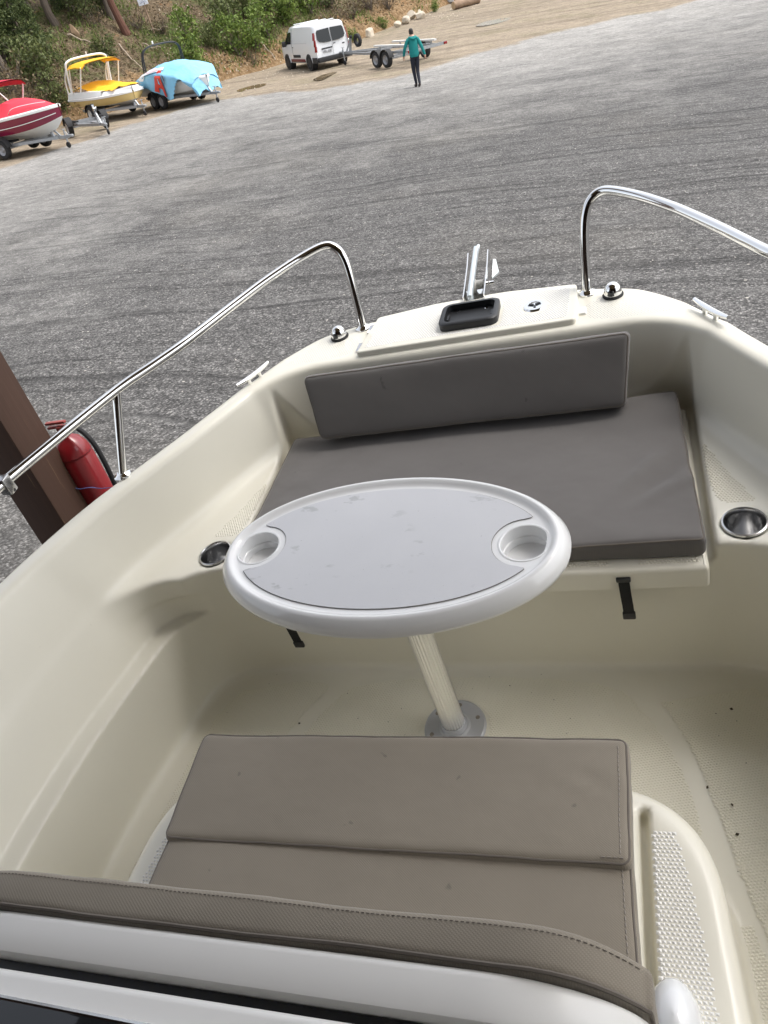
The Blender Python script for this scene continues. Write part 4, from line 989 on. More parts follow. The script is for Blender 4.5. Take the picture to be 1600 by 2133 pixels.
def strips(name, S, ptsfn, mat, parent, smooth=True, close_stern=False):
    """loft of half-sections mirrored left/right; ptsfn(s) -> list of (y, z), x offset optional"""
    V = []; F = []
    for s in S:
        pts = ptsfn(s); pts = [(q[0], q[1], q[2] if len(q) > 2 else 0) for q in pts]
        full = [(s[0] + q[2], -q[0], q[1]) for q in pts] + [(s[0] + q[2], q[0], q[1]) for q in pts[::-1]]; V.append(full)
    m = len(V[0]); h = m // 2; VV = [v for r in V for v in r]
    for i in range(len(V) - 1):
        for k in range(m - 1):
            if k == h - 1 and abs(V[0][k][1]) > 0.02: continue
            F.append((i * m + k, (i + 1) * m + k, (i + 1) * m + k + 1, i * m + k + 1))
    if close_stern: F.append(tuple(range(m)))
    return sharp(mesh(name, VV, F, mat, parent, smooth), 40)
def boat_on_trailer(name, M_, label, S, mats):
    r = empty(name, M_); tag(r, label, 'boat')
    strips('hull_bottom', S, lambda s: [(s[3], s[4]), (s[3] * 0.5, (s[4] + s[5]) / 2 + 0.0), (0.0, s[5])], mats['bottom'], r)
    strips('hull_side', S, lambda s: [(s[1], s[2]), (s[1] * 0.75 + s[3] * 0.25, s[2] * 0.5 + s[4] * 0.5), (s[3], s[4])], mats['side'], r)
    strips('gunwale', S, lambda s: [(s[1] - min(0.16, s[1] * 0.6), s[2] + 0.05), (s[1] - min(0.04, s[1] * 0.2), s[2] + 0.055), (s[1] + 0.025, s[2] + 0.02), (s[1] + 0.025, s[2] - 0.05), (s[1] - 0.002, s[2] - 0.06)], mats['gunwale'], r)
    s = S[0]; G().add([(s[0], -s[1], s[2]), (s[0], s[1], s[2]), (s[0], s[3], s[4]), (s[0], 0, s[5]), (s[0], -s[3], s[4])], [(0, 1, 2, 3, 4)]).make('transom', mats['side'], r, False)
    strips('deck', S, lambda s: [(max(0.0, s[1] - 0.05), s[2] + 0.03), (0.0, s[2] + 0.035)], mats['gunwale'], r)
    return r
M_MAROON = simple('maroon_gelcoat', (0.20, 0.012, 0.045), 0.15, var=0.08, coat=0.5); M_REDCOV = simple('red_canvas', (0.62, 0.035, 0.06), 0.8, var=0.12, bump=0.2)
M_REDCAN = simple('crimson_canvas', (0.45, 0.012, 0.04), 0.8, var=0.12); M_YEL = simple('yellow_canvas', (0.78, 0.42, 0.012), 0.8, var=0.12, scale=3)
M_YELG = simple('tan_yellow_gelcoat', (0.62, 0.47, 0.20), 0.25, var=0.05); M_WHB = simple('white_gelcoat', (0.78, 0.78, 0.76), 0.2, var=0.04); M_GREYB = simple('grey_gelcoat', (0.55, 0.55, 0.53), 0.35, var=0.06)
M_WTUBE = simple('white_tube', (0.78, 0.78, 0.77), 0.3); M_BTUBE = simple('black_tube', (0.015, 0.015, 0.017), 0.35)
t = NT('printed_tarpaulin')
cb = t.mix(t.noise(1.3, 3), (0.12, 0.39, 0.60), (0.28, 0.54, 0.70)); sx = t.n('ShaderNodeSeparateXYZ'); t.l(t.tc.outputs['Object'], sx.inputs[0])
pm = t.math('MULTIPLY', t.ramp(sx.outputs[1], [(0.40, 0.0), (0.55, 1.0)]), 1.0)
t.col(cb); t.p(rough=0.55); t.bump(t.noise(6, 5), 0.4, 0.06); M_TARP = t.m
def bimini(parent, x0_, x1_, w, z, mat, tube, hooks, zb, sag=0.10):
    V = []; F = []; n_, m = 9, 11
    for i in range(n_):
        u = i / (n_ - 1)
        for k in range(m):
            v = -1 + 2 * k / (m - 1); V.append((x0_ + (x1_ - x0_) * u, v * w, z - sag * 1.1 * abs(v) ** 3 + 0.05 * math.sin(math.pi * u) - (0.10 if abs(v) > 0.95 else 0)))
    for i in range(n_ - 1):
        for k in range(m - 1): a = i * m + k; F.append((a, a + m, a + m + 1, a + 1))
    V2 = [(p[0], p[1], p[2] - 0.03) for p in V]; F2 = [tuple(q + len(V) for q in f[::-1]) for f in F]
    o = mesh('canopy', V + V2, F + F2, mat, parent)
    for (xa, xb) in hooks:
        for s_ in (-1, 1): G().tube([(xa, s_ * (w - 0.02), z - 0.16), (xb, s_ * (w + 0.02), zb)], 0.028, 8).make('canopy_strut', tube, parent)
    return o
# ---- red boat
hR = (0.97, -0.22); axR = (-20.75, 25.75)
trailer('boat_trailer', gmat(*axR, hR), 'galvanised tandem trailer under the red boat', L=2.75, tail=1.5, axles=(-0.32, 0.36), group='boat trailers')
S = hullshape(4.9, 1.04, 1.42, 1.66, 1.0, 0.72, 2.3)
rb = boat_on_trailer('red_boat', gmat(*axR, hR, -0.28), 'maroon and white speedboat under red canvas, at far left', S, dict(bottom=M_WHB, side=M_MAROON, gunwale=M_WHB))
ck = lambda x: min(1.0, max(0.0, (2.15 - x) / 0.5))
strips('boat_cover', [s for s in S if s[0] < 2.45], lambda s: [(max(0.01, s[1] - 0.12), s[2] + 0.052), (max(0.008, (s[1] - 0.12) * 0.62), s[2] + 0.055 + 0.035 * ck(s[0]) + 0.40 * max(0, 1 - abs((s[0] - 0.55) / 1.7)) ** 0.8), (0.0, s[2] + 0.056 + 0.045 * ck(s[0]) + 0.46 * max(0, 1 - abs((s[0] - 0.55) / 1.7)) ** 0.8)], M_REDCOV, rb)
strips('side_stripe', S[2:-1], lambda s: [(s[1] * 0.86 + s[3] * 0.14 + 0.006, s[2] * 0.42 + s[4] * 0.58 + 0.012), (s[1] * 0.84 + s[3] * 0.16 + 0.006, s[2] * 0.42 + s[4] * 0.58 - 0.012)], M_WHB, rb)
bimini(rb, -1.5, 0.55, 0.86, 2.62, M_REDCAN, M_WTUBE, [(0.45, -0.15), (-1.2, -0.3)], 1.55)
G().tube(catmull([(1.0, -0.80, 1.62), (1.25, -0.72, 1.80), (1.9, -0.42, 1.84), (2.3, -0.14, 1.82)], 5), 0.014, 6).make('deck_rail', M_CHROME, rb)
# ---- empty small trailer
trailer('small_trailer', gmat(-19.75, 29.0, (0.72, -0.69)), 'small empty galvanised trailer standing in front of the yellow boat', L=2.75, tail=0.9, halfw=0.5, track=0.72, bunk=True, group='boat trailers')
# ---- yellow boat
hY = (0.83, -0.55); axY = (-21.05, 33.25)
trailer('boat_trailer', gmat(*axY, hY), 'galvanised trailer carrying the white and yellow boat', L=3.1, tail=1.3, axles=(0.0,), group='boat trailers')
S = hullshape(4.5, 1.06, 1.12, 1.22, 0.84, 0.68, 4.2, flare=0.9)
yb = boat_on_trailer('yellow_boat', gmat(*axY, hY, -0.24), 'white and yellow deck boat with yellow canopy and crumpled yellow cover', S, dict(bottom=M_GREYB, side=M_YELG, gunwale=M_WHB))
strips('deck_coaming', [s for s in S if s[0] < 1.5], lambda s: [(s[1] - 0.02, s[2] + 0.05), (max(0.03, s[1] - 0.10), s[2] + 0.27 - 0.10 * max(0, s[0]) / 2.3), (max(0.02, s[1] - 0.32), s[2] + 0.28 - 0.12 * max(0, s[0]) / 2.3)], M_WHB, yb)
V = []; F = []; n_, m = 26, 13
for i in range(n_):
    u = i / (n_ - 1); x = -1.95 + 4.0 * u
    for k in range(m):
        v = -1 + 2 * k / (m - 1); wv = 0.80 * (1 - 0.25 * max(0, u - 0.6))
        V.append((x, v * wv, 1.40 - 0.05 * max(0, u - 0.7) / 0.3 + 0.20 * float(fbm(x * 1.6 + 3, v * 2.2, 5)) + 0.16 * math.exp(-((u - 0.3) / 0.16) ** 2) - 0.10 * abs(v) ** 3))
for i in range(n_ - 1):
    for k in range(m - 1): a = i * m + k; F.append((a, a + m, a + m + 1, a + 1))
mesh('boat_cover', V, F, M_YEL, yb)
strips('bow_deck', S, lambda s: [(max(0.02, s[1] - 0.06), s[2] + 0.04), (max(0.015, (s[1] - 0.06) * 0.85), s[2] + 0.17), (0.0, s[2] + 0.19)], M_WHB, yb)
bimini(yb, -1.25, 0.35, 0.92, 2.48, M_YEL, M_WTUBE, [(-1.0, -1.45), (0.2, -0.55)], 1.38, sag=0.08)
G().tube(catmull([(-1.35, -1.0, 1.38), (-1.22, -1.0, 1.9), (-1.05, -1.0, 2.40), (-1.0, -0.90, 2.58), (-1.0, -0.5, 2.66), (-1.0, 0.5, 2.66), (-1.0, 0.90, 2.58), (-1.05, 1.0, 2.40), (-1.22, 1.0, 1.9), (-1.35, 1.0, 1.38)], 5), 0.045, 10).make('tower_arch', M_WTUBE, yb)
G().tube(catmull([(-1.75, -1.0, 1.36), (-1.6, -1.0, 1.9), (-1.15, -1.0, 2.30)], 5), 0.03, 8).make('tower_brace', M_WTUBE, yb)
G().tube(catmull([(-1.75, 1.0, 1.36), (-1.6, 1.0, 1.9), (-1.15, 1.0, 2.30)], 5), 0.03, 8).make('tower_brace', M_WTUBE, yb)
G().box((-1.0, 0.1, 2.76), (0.04, 0.04, 0.14), bev=0.01).make('mast_light', M_WHB, yb)
lg_ = G()
for pts in ([(-1.45, 0.98), (-1.30, 1.06), (-1.12, 0.92), (-0.95, 1.03)], [(-1.05, 0.90), (-0.85, 1.05), (-0.70, 0.95)], [(-1.5, 0.90), (-1.2, 0.88), (-0.9, 0.93)]):
    lg_.tube([(p[0], -1.045 + (1.12 - p[1]) * 0.28, p[1]) for p in pts], 0.012, 5)
lg_.make('side_graphic', simple('brown_graphic', (0.22, 0.13, 0.06), 0.5), yb)
# ---- blue tarpaulin boat
hB = (0.83, -0.54); axB = (-18.15, 34.05)
trailer('boat_trailer', gmat(*axB, hB), 'dark low trailer under the boat wrapped in blue tarpaulin', L=3.35, tail=1.4, axles=(-0.3, 0.4), group='boat trailers')
S = hullshape(5.0, 1.04, 1.20, 1.34, 0.84, 0.64, 2.6)
bb = boat_on_trailer('tower_boat', gmat(*axB, hB, -0.32), 'white boat with black tower frame, wrapped in blue tarpaulin', S, dict(bottom=M_GREYB, side=M_WHB, gunwale=M_WHB))
tw = []
for s_ in (-1, 1):
    for dx in (0.0, 0.22): tw.append(G().tube(catmull([(-0.55 + dx, s_ * 1.02, 1.22), (-0.50 + dx * 0.8, s_ * 1.0, 1.9), (-0.38 + dx * 0.4, s_ * 0.92, 2.45), (-0.30 + dx * 0.2, s_ * 0.72, 2.62)], 5), 0.032, 8).make('tower_leg', M_BTUBE, bb))
    for zz in (1.5, 1.85, 2.2): G().tube([(-0.50, s_ * 1.0, zz), (-0.32, s_ * 0.99, zz)], 0.022, 6).make('tower_rung', M_BTUBE, bb)
G().tube(catmull([(-0.28, -0.74, 2.62), (-0.26, -0.4, 2.68), (-0.26, 0.4, 2.68), (-0.28, 0.74, 2.62)], 4), 0.034, 8).make('tower_top', M_BTUBE, bb)
G().box((-0.26, -0.35, 2.78), (0.06, 0.06, 0.12), bev=0.01).make('mast_light', M_WHB, bb)
g_ = G()
for k in range(4): g_.box((-0.35 - 0.02 * k, 1.02, 1.62 + 0.06 * k), (0.20, 0.10, 0.02), 0.3)
g_.make('vent_louvre', M_WHB, bb)
tp = empty('tarpaulin', gmat(*axB, hB, -0.32)); tag(tp, 'light blue printed tarpaulin with a red letter A draped over a boat', 'tarpaulin')
def tarp_pt(u, v):
    """u 0..1 along the boat, v -1..1 across; hangs lower towards the bow"""
    x = -1.15 + 3.75 * u; a = abs(v); half = 1.18 * (1 - 0.45 * max(0, u - 0.72) / 0.28 * 1.0) + 0.02
    ridge = 1.80 + 0.20 * math.sin(math.pi * min(1, u * 1.15)) - 0.35 * max(0, u - 0.8) / 0.2
    low = 0.98 + 0.10 * math.sin(u * 9) - 0.32 * math.exp(-((u - 0.72) / 0.14) ** 2) + 0.15 * (1 - u)
    if a < 0.55: y = half * a / 0.55; z = ridge - 0.30 * (a / 0.55) ** 1.7
    else: k = (a - 0.55) / 0.45; y = half + 0.06 * math.sin(u * 17 + (1 if v > 0 else 2)) * k; z = (ridge - 0.30) * (1 - k) + low * k
    return (x, math.copysign(y, v), z + 0.10 * (float(fbm(u * 6, v * 5 + 7, 8)) - 0.5))
n_, m = 64, 57; V = [tarp_pt(i / (n_ - 1), -1 + 2 * k / (m - 1)) for i in range(n_) for k in range(m)]; F = []
for i in range(n_ - 1):
    for k in range(m - 1):
        u = (i + .5) / (n_ - 1); v = -1 + 2 * (k + .5) / (m - 1)
        if u > 0.72 and v < -0.5 and abs(u - 0.87) < 0.12 * (abs(v) - 0.5) / 0.5: continue        # torn flap by the bow
        a = i * m + k; F.append((a, a + m, a + m + 1, a + 1))
sheet = mesh('sheet', V, F, M_TARP, tp)
V = [tarp_pt(0.985 + 0.03 * k / 3, -1 + 2 * j / 12) for k in range(1) for j in range(13)]; V2 = [(p[0] + 0.25, p[1] * 0.9, min(p[2], 0.75 + 0.25 * abs(math.sin(j))) - 0.1) for j, p in enumerate(V)]
mesh('front_flap', V + V2, [(j, j + 1, 13 + j + 1, 13 + j) for j in range(12)], M_TARP, tp)
def tarp_patch(name, poly_uv, mat, off=0.02):
    bm = bmesh.new(); vs = []
    for (u, v) in poly_uv: p = tarp_pt(u, v); vs.append(bm.verts.new((p[0], p[1] + (off if v > 0 else -off), p[2] + off * 0.6)))
    es = [bm.edges.new((vs[k], vs[(k + 1) % len(vs)])) for k in range(len(vs))]; bmesh.ops.triangle_fill(bm, use_beauty=True, edges=es)
    me = bpy.data.meshes.new(name); bm.to_mesh(me); bm.free(); me.materials.append(mat); o = bpy.data.objects.new(name, me); COL.objects.link(o); o.parent = tp; return o
M_REDP = simple('red_print', (0.62, 0.05, 0.03), 0.55, var=0.1); M_PINK = simple('pale_pink_print', (0.75, 0.55, 0.62), 0.6, var=0.2, scale=12); M_WPR = simple('white_print', (0.75, 0.78, 0.80), 0.6, var=0.08); M_DPR = simple('dark_print', (0.10, 0.09, 0.11), 0.6, var=0.3)
def Amap(p): return (0.42 + 0.26 * p[0], -0.97 + 0.52 * p[1])      # letter box on the near flank
Lp = [(0.0, 0.0), (0.36, 1.0), (0.64, 1.0), (1.0, 0.0), (0.72, 0.0), (0.66, 0.2), (0.34, 0.2), (0.28, 0.0)]
def dens(poly, n=5): return [((1 - k / n) * poly[i][0] + k / n * poly[(i + 1) % len(poly)][0], (1 - k / n) * poly[i][1] + k / n * poly[(i + 1) % len(poly)][1]) for i in range(len(poly)) for k in range(n)]
tarp_patch('letter_print', [Amap(p) for p in dens(Lp, 3)], M_REDP, 0.05)
tarp_patch('letter_counter', [Amap(p) for p in [(0.42, 0.38), (0.5, 0.66), (0.58, 0.38)]], simple('blue_print', (0.22, 0.52, 0.72), 0.55), 0.06)
tarp_patch('print_patch', chaikin([(0.655, -0.58), (0.675, -0.54), (0.70, -0.60), (0.695, -0.72), (0.685, -0.78), (0.68, -0.68)], 1), M_DPR, 0.05)
tarp_patch('print_patch', [(0.12, -0.46), (0.25, -0.36), (0.55, -0.34), (0.60, -0.42), (0.42, -0.52), (0.25, -0.55), (0.14, -0.55)], M_WPR, 0.05)
tarp_patch('print_patch', [(0.25, -0.46), (0.40, -0.38), (0.52, -0.42), (0.44, -0.48), (0.30, -0.52)], M_PINK, 0.06)
tarp_patch('print_patch', [(0.10, -0.62), (0.20, -0.50), (0.26, -0.60), (0.20, -0.74), (0.12, -0.72)], M_WPR, 0.05)
# ---------------------------------------------------------------- van
def build_van(M_):
    r = empty('van', M_); tag(r, 'white panel van with rear windows, parked against the bank', 'van')
    M_VAN = simple('van_white', (0.80, 0.81, 0.82), 0.18, var=0.03, coat=0.5); M_TRIM = simple('van_black_trim', (0.03, 0.03, 0.033), 0.6)
    st = [(0.0, 1.88, 0.93, 0.78), (0.10, 1.95, 0.965, 0.82), (0.5, 1.98, 0.99, 0.84), (1.5, 2.0, 0.995, 0.85), (2.8, 1.99, 0.995, 0.84), (3.45, 1.93, 0.99, 0.80), (3.75, 1.74, 0.985, 0.78), (4.05, 1.45, 0.98, 0.80), (4.3, 1.22, 0.97, 0.84), (4.65, 1.10, 0.93, 0.82), (4.86, 0.98, 0.84, 0.74), (4.95, 0.80, 0.72, 0.62)]
    V = []; F = []
    for (x, zr, wl, wr) in st:
        zb = 0.28 if x < 4.6 else 0.34
        bz = min(1.12, zr - 0.10); lean = lambda z: 0.13 * max(0, (z - 1.05) / 0.85) * max(0, 1 - x / 0.5)
        half = [(0.0, zb), (wl * 0.90, zb), (wl, zb + 0.14), (wl + 0.005, 0.75), (wl, bz), (wr + (wl - wr) * 0.35, bz + (zr - bz) * 0.55), (wr, zr - 0.10), (wr - 0.10, zr - 0.02), (0.0, zr + 0.02)]
        V += [(x + lean(q[1]), q[0], q[1]) for q in half] + [(x + lean(q[1]), -q[0], q[1]) for q in half[-2:0:-1]]
    m = 16
    for i in range(len(st) - 1):
        for k in range(m): F.append((i * m + k, i * m + (k + 1) % m, (i + 1) * m + (k + 1) % m, (i + 1) * m + k))
    F.append(tuple(range(m))[::-1]); F.append(tuple((len(st) - 1) * m + k for k in range(m)))
    sharp(mesh('body', V, F, M_VAN, r), 38)
    lean = lambda z: 0.13 * max(0, (z - 1.05) / 0.85)
    for s_ in (-1, 1):
        p = [(s_ * 0.03, 1.72), (s_ * 0.70, 1.70), (s_ * 0.76, 1.62), (s_ * 0.79, 1.32), (s_ * 0.70, 1.20), (s_ * 0.42, 1.14), (s_ * 0.03, 1.13)]
        V = [(lean(q[1]) - 0.012, q[0], q[1]) for q in p]; mesh('rear_window', V, [tuple(range(7))], M_DARKGLASS, r, False)
        tl = G(); 
        for z0_, z1_, c in ((0.78, 1.02, 0), (1.02, 1.30, 1), (1.30, 1.62, 0)):
            tl.add([(lean(z0_) - 0.02, s_ * 0.90, z0_), (lean(z0_) - 0.02, s_ * 0.955, z0_), (lean(z0_) + 0.10, s_ * 0.995, z0_), (lean(z1_) - 0.02, s_ * (0.89 - 0.03 * (z1_ - 0.78)), z1_), (lean(z1_) - 0.02, s_ * (0.95 - 0.05 * (z1_ - 0.78)), z1_), (lean(z1_) + 0.08, s_ * (0.985 - 0.07 * (z1_ - 0.78)), z1_)], [(0, 1, 4, 3), (1, 2, 5, 4)])
        tl.make('tail_light', M_TAIL, r, False)
        p = [(3.10, 1.18), (3.78, 1.16), (3.95, 1.20), (3.62, 1.62), (3.40, 1.70), (3.12, 1.70)]
        yy = lambda z: 0.998 - 0.21 * max(0, z - 1.12) / 0.86 * 1.05
        mesh('side_window', [(q[0], s_ * (yy(q[1]) + 0.006), q[1]) for q in p], [tuple(range(6))], M_DARKGLASS, r, False)
        p = [(1.05, 1.20), (2.85, 1.20), (2.85, 1.72), (1.05, 1.72)]
        G().tube([(q[0], s_ * (yy(q[1]) + 0.004), q[1]) for q in p], 0.010, 5, closed=True).make('panel_crease', simple('van_shadow_line', (0.45, 0.46, 0.47), 0.5), r)
        G().tube([(3.0, s_ * 1.0, 0.45), (3.0, s_ * 0.998, 1.15), (3.0, s_ * 0.84, 1.85)], 0.008, 5).make('door_seam', M_TRIM, r)
        G().box((2.5, s_ * 1.005, 0.62), (0.95, 0.03, 0.13), bev=0.01).make('side_moulding', M_TRIM, r)
        G().box((2.45, s_ * 1.0, 0.42), (1.9, 0.03, 0.13), bev=0.01).make('sill_stripe', simple('sill_maroon', (0.16, 0.03, 0.035), 0.4), r)
        G().box((3.72, s_ * 1.13, 1.20), (0.12, 0.20, 0.26), bev=0.03).tube([(3.72, s_ * 0.98, 1.13), (3.72, s_ * 1.10, 1.12)], 0.03, 6).make('door_mirror', M_TRIM, r)
        G().box((2.90, s_ * 1.005, 1.02), (0.16, 0.03, 0.035), bev=0.008).make('door_handle', M_TRIM, r)
        for x_ in (0.98, 3.92):
            a = G(); T = Matrix.Translation((x_, s_ * 0.86, 0.34)) @ RX90
            a.lathe([(0.0, -0.155), (0.385, -0.155), (0.385, 0.155), (0.0, 0.155)], 24, T); a.make('wheel_arch', M_TRIM, r)
            fender(r, x_, s_ * 0.985, 0.395, 0.05, M_VAN, 0, 180, 'arch_lip')
    for x_ in (0.98, 3.92):
        for s_ in (-1, 1): wheel(r, x_, s_ * 0.925, 0.34, 0.20, M_RIMG)
    G().box((-0.04, 0, 0.42), (0.20, 1.86, 0.22), bev=0.03).box((0.25, -0.985, 0.42), (0.62, 0.05, 0.26), bev=0.02).box((0.25, 0.985, 0.42), (0.62, 0.05, 0.26), bev=0.02).make('rear_bumper', M_TRIM, r)
    G().box((-0.008, 0.33, 0.88), (0.03, 0.62, 0.06), bev=0.01).make('plate_recess', M_TRIM, r)
    npl = G().box((-0.02, 0.33, 0.765), (0.02, 0.52, 0.115), bev=0.004).make('number_plate', simple('plate_white', (0.62, 0.63, 0.66), 0.4), r)
    for k in range(8):
        if k != 3: G().box((-0.032, 0.33 + 0.205 - k * 0.058, 0.765), (0.004, 0.026 if k % 3 else 0.034, 0.075)).make('plate_glyph', M_TRIM, npl)
    G().tube([(-0.012, 0, 0.56), (-0.012, 0, 1.08), (lean(1.7) - 0.010, 0, 1.74)], 0.008, 5).make('door_gap', simple('van_shadow_line', (0.45, 0.46, 0.47), 0.5), r)
    G().box((-0.02, -0.10, 1.02), (0.03, 0.14, 0.04), bev=0.008).make('rear_handle', M_TRIM, r)
    G().box((-0.01, -0.62, 0.94), (0.01, 0.14, 0.055), bev=0.004).make('badge', M_TRIM, r)
    for k in range(3): G().box((0.95 + 0.95 * k, 0, 2.015), (0.10, 1.45, 0.03), bev=0.01).make('roof_rib', M_VAN, r)
    mesh('windscreen', [(3.50, 0.72, 1.90), (3.50, -0.72, 1.90), (4.22, -0.80, 1.30), (4.22, 0.80, 1.30)], [(0, 1, 2, 3)], M_DARKGLASS, r, False)
    return r
hV = Vector((-0.665, 0.747)); build_van(gmat(-12.25, 39.3, hV) @ Matrix.Scale(0.93, 4))
# ---- trailer behind the van
vt = trailer('boat_trailer', gmat(-8.35, 36.2, (-0.746, 0.666)), 'long empty tandem trailer hitched behind the white van', L=4.75, tail=1.9, axles=(-0.38, 0.36), track=1.02, bunk=True, deck=simple('bunk_white', (0.66, 0.65, 0.62), 0.7), group='boat trailers', lamp=True, zf=0.52, bh=0.20)
sw = G().lathe([(0.15, -0.07), (0.23, -0.08), (0.27, -0.05), (0.27, 0.05), (0.23, 0.08), (0.15, 0.07), (0.14, 0.0), (0.15, -0.07)], 24, Matrix.Translation((3.45, -0.14, 0.95)) @ RX90).make('spare_wheel', M_TYRE, vt)
# ---------------------------------------------------------------- person walking away
def person(M_):
    r = empty('person', M_); tag(r, 'person in teal hoodie and dark jeans walking away across the yard', 'person')
    P = {'pel': (0, 0, .94, .145, .105), 'w': (.01, 0, 1.08, .165, .12), 'ch': (.03, 0, 1.30, .19, .135), 'nk0': (.03, 0, 1.44, .11, .085), 'nk': (.045, 0, 1.50, .058, .058), 'hd0': (.07, 0.01, 1.58, .078, .085), 'hd': (.075, 0.01, 1.67, .082, .095), 'ht': (.07, 0.01, 1.735, .05, .055),
         'lh': (0, .085, .90, .095, .095), 'lk': (.06, .075, .50, .068, .068), 'la': (-.02, .055, .12, .048, .048), 'lt0': (-.03, .055, .045, .045, .040), 'lt': (.15, .065, .045, .05, .045),
         'rh': (0, -.085, .90, .095, .095), 'rk': (.0, -.045, .50, .068, .068), 'ra': (-.20, -.02, .14, .048, .048), 'rt0': (-.22, -.02, .07, .045, .040), 'rt': (-.04, -.025, .04, .05, .045),
         'ls': (.03, .17, 1.41, .072, .072), 'le': (.06, .30, 1.16, .058, .058), 'lw': (.19, .33, .95, .040, .040), 'lp': (.215, .335, .90, .036, .024),
         'rs': (.03, -.17, 1.41, .072, .072), 're': (-.06, -.27, 1.15, .058, .058), 'rw': (-.10, -.335, .91, .040, .040), 'rp': (-.10, -.345, .86, .036, .024)}
    for s_, w_, sg in (('l', 'lp', 1), ('r', 'rp', -1)):
        b = P[w_]
        for k in range(4): P[s_ + 'f%d' % k] = (b[0] + .028 - .019 * k, b[1] + .004 * sg, b[2] - .045, .0095, .009); P[s_ + 'g%d' % k] = (b[0] + .030 - .019 * k, b[1] - .012 * sg, b[2] - (.082, .088, .085, .072)[k], .008, .008)
        P[s_ + 'th'] = (b[0] + .035, b[1] - .02 * sg, b[2] - .03, .010, .010)
    Ed = [('pel', 'w'), ('w', 'ch'), ('ch', 'nk0'), ('nk0', 'nk'), ('nk', 'hd0'), ('hd0', 'hd'), ('hd', 'ht'), ('pel', 'lh'), ('lh', 'lk'), ('lk', 'la'), ('la', 'lt0'), ('lt0', 'lt'), ('pel', 'rh'), ('rh', 'rk'), ('rk', 'ra'), ('ra', 'rt0'), ('rt0', 'rt'),
          ('nk0', 'ls'), ('ls', 'le'), ('le', 'lw'), ('lw', 'lp'), ('nk0', 'rs'), ('rs', 're'), ('re', 'rw'), ('rw', 'rp')]
    for s_, w_ in (('l', 'lp'), ('r', 'rp')):
        for k in range(4): Ed += [(w_, s_ + 'f%d' % k), (s_ + 'f%d' % k, s_ + 'g%d' % k)]
        Ed.append((w_, s_ + 'th'))
    K = list(P); me = bpy.data.meshes.new('body'); me.from_pydata([P[k][:3] for k in K], [(K.index(a), K.index(b)) for a, b in Ed], [])
    o = bpy.data.objects.new('body', me); COL.objects.link(o); o.modifiers.new('skin', 'SKIN'); sub_ = o.modifiers.new('sub', 'SUBSURF'); sub_.levels = 2; sub_.render_levels = 2
    for i, k in enumerate(K): sv = me.skin_vertices[0].data[i]; sv.radius = P[k][3:5]; sv.use_root = (k == 'pel')
    bpy.context.view_layer.update(); ev = o.evaluated_get(bpy.context.evaluated_depsgraph_get()); nme = bpy.data.meshes.new_from_object(ev); nme.name = 'body'
    o.modifiers.clear(); o.data = nme; nme.materials.clear()
    for mm in (simple('teal_fleece', (0.008, 0.20, 0.19), 0.9, var=0.2, scale=9), simple('dark_jeans', (0.012, 0.014, 0.024), 0.85, var=0.2), simple('skin', (0.52, 0.30, 0.21), 0.55), simple('dark_boots', (0.035, 0.022, 0.02), 0.7), simple('hair_dark', (0.018, 0.014, 0.012), 0.7)): nme.materials.append(mm)
    for pl_ in nme.polygons:
        c = pl_.center; pl_.use_smooth = True; arm = abs(c.y) > 0.19 and c.z < 1.40
        if c.z < 0.13: k = 3
        elif arm: k = 2 if c.z < (0.955 if c.y > 0 else 0.915) else 0
        elif c.z < 0.95: k = 1
        elif c.z < 1.505: k = 0
        else: k = 4 if (c.z > 1.68 or c.x < 0.085 and c.z > 1.56) else 2
        pl_.material_index = k
    o.parent = r
    hem = G(); hem.lathe([(0.150, 0.90), (0.163, 0.93), (0.168, 1.00), (0.160, 1.06)], 24, Matrix.Diagonal((0.78, 1, 1, 1))); hem.make('hoodie_hem', MATS['teal_fleece'], o)
    G().tube(catmull([(0.07, 0.10, 1.49), (-0.01, 0.115, 1.475), (-0.085, 0.06, 1.45), (-0.10, 0.0, 1.43), (-0.085, -0.06, 1.45), (-0.01, -0.115, 1.475), (0.07, -0.10, 1.49)], 4), [0.02] * 4 + [0.034] * 17 + [0.02] * 4, 8).make('hood', MATS['teal_fleece'], o)
    for s_ in (-1, 1): G().lathe([(0.0, -0.006), (0.012, -0.005), (0.014, 0.0), (0.010, 0.006), (0.0, 0.006)], 8, Matrix.Translation((0.07, 0.01 + s_ * 0.088, 1.635)) @ RX90 @ Matrix.Diagonal((1, 1.7, 1, 1))).make('ear', MATS['skin'], o)
    G().tube([(0.155, 0.01, 1.65), (0.172, 0.01, 1.625)], [0.012, 0.016], 6).make('nose', MATS['skin'], o)
    return r
person(gmat(-6.04, 27.99, (-0.42, 0.91), -0.04))
# ---------------------------------------------------------------- rocks, logs, sign
def rock(pix, size, label, seed, group=None):
    p = at(*pix); bm = bmesh.new(); bmesh.ops.create_icosphere(bm, subdivisions=3, radius=0.5); rr = random.Random(seed)
    cuts = [(Vector((rr.gauss(0, 1), rr.gauss(0, 1), rr.gauss(0, 1))).normalized(), rr.uniform(0.26, 0.42)) for _ in range(11)]
    for v in bm.verts:
        for nrm, d in cuts:
            e = v.co.dot(nrm) - d
            if e > 0: v.co -= nrm * e
        v.co *= 1 + 0.10 * (float(fbm(v.co.x * 4 + seed, v.co.y * 4 + v.co.z * 3, seed)) - 0.5)
        v.co = Vector((v.co.x * size[0], v.co.y * size[1], v.co.z * size[2] + 0.28 * size[2]))
    me = bpy.data.meshes.new('rock'); bm.to_mesh(me); bm.free(); me.materials.append(M_ROCK)
    o = bpy.data.objects.new('rock', me); COL.objects.link(o); o.location = p; o.rotation_euler = (0, 0, rr.uniform(0, 6.28)); sharp(o, 28)
    return tag(o, label, 'rock', group)
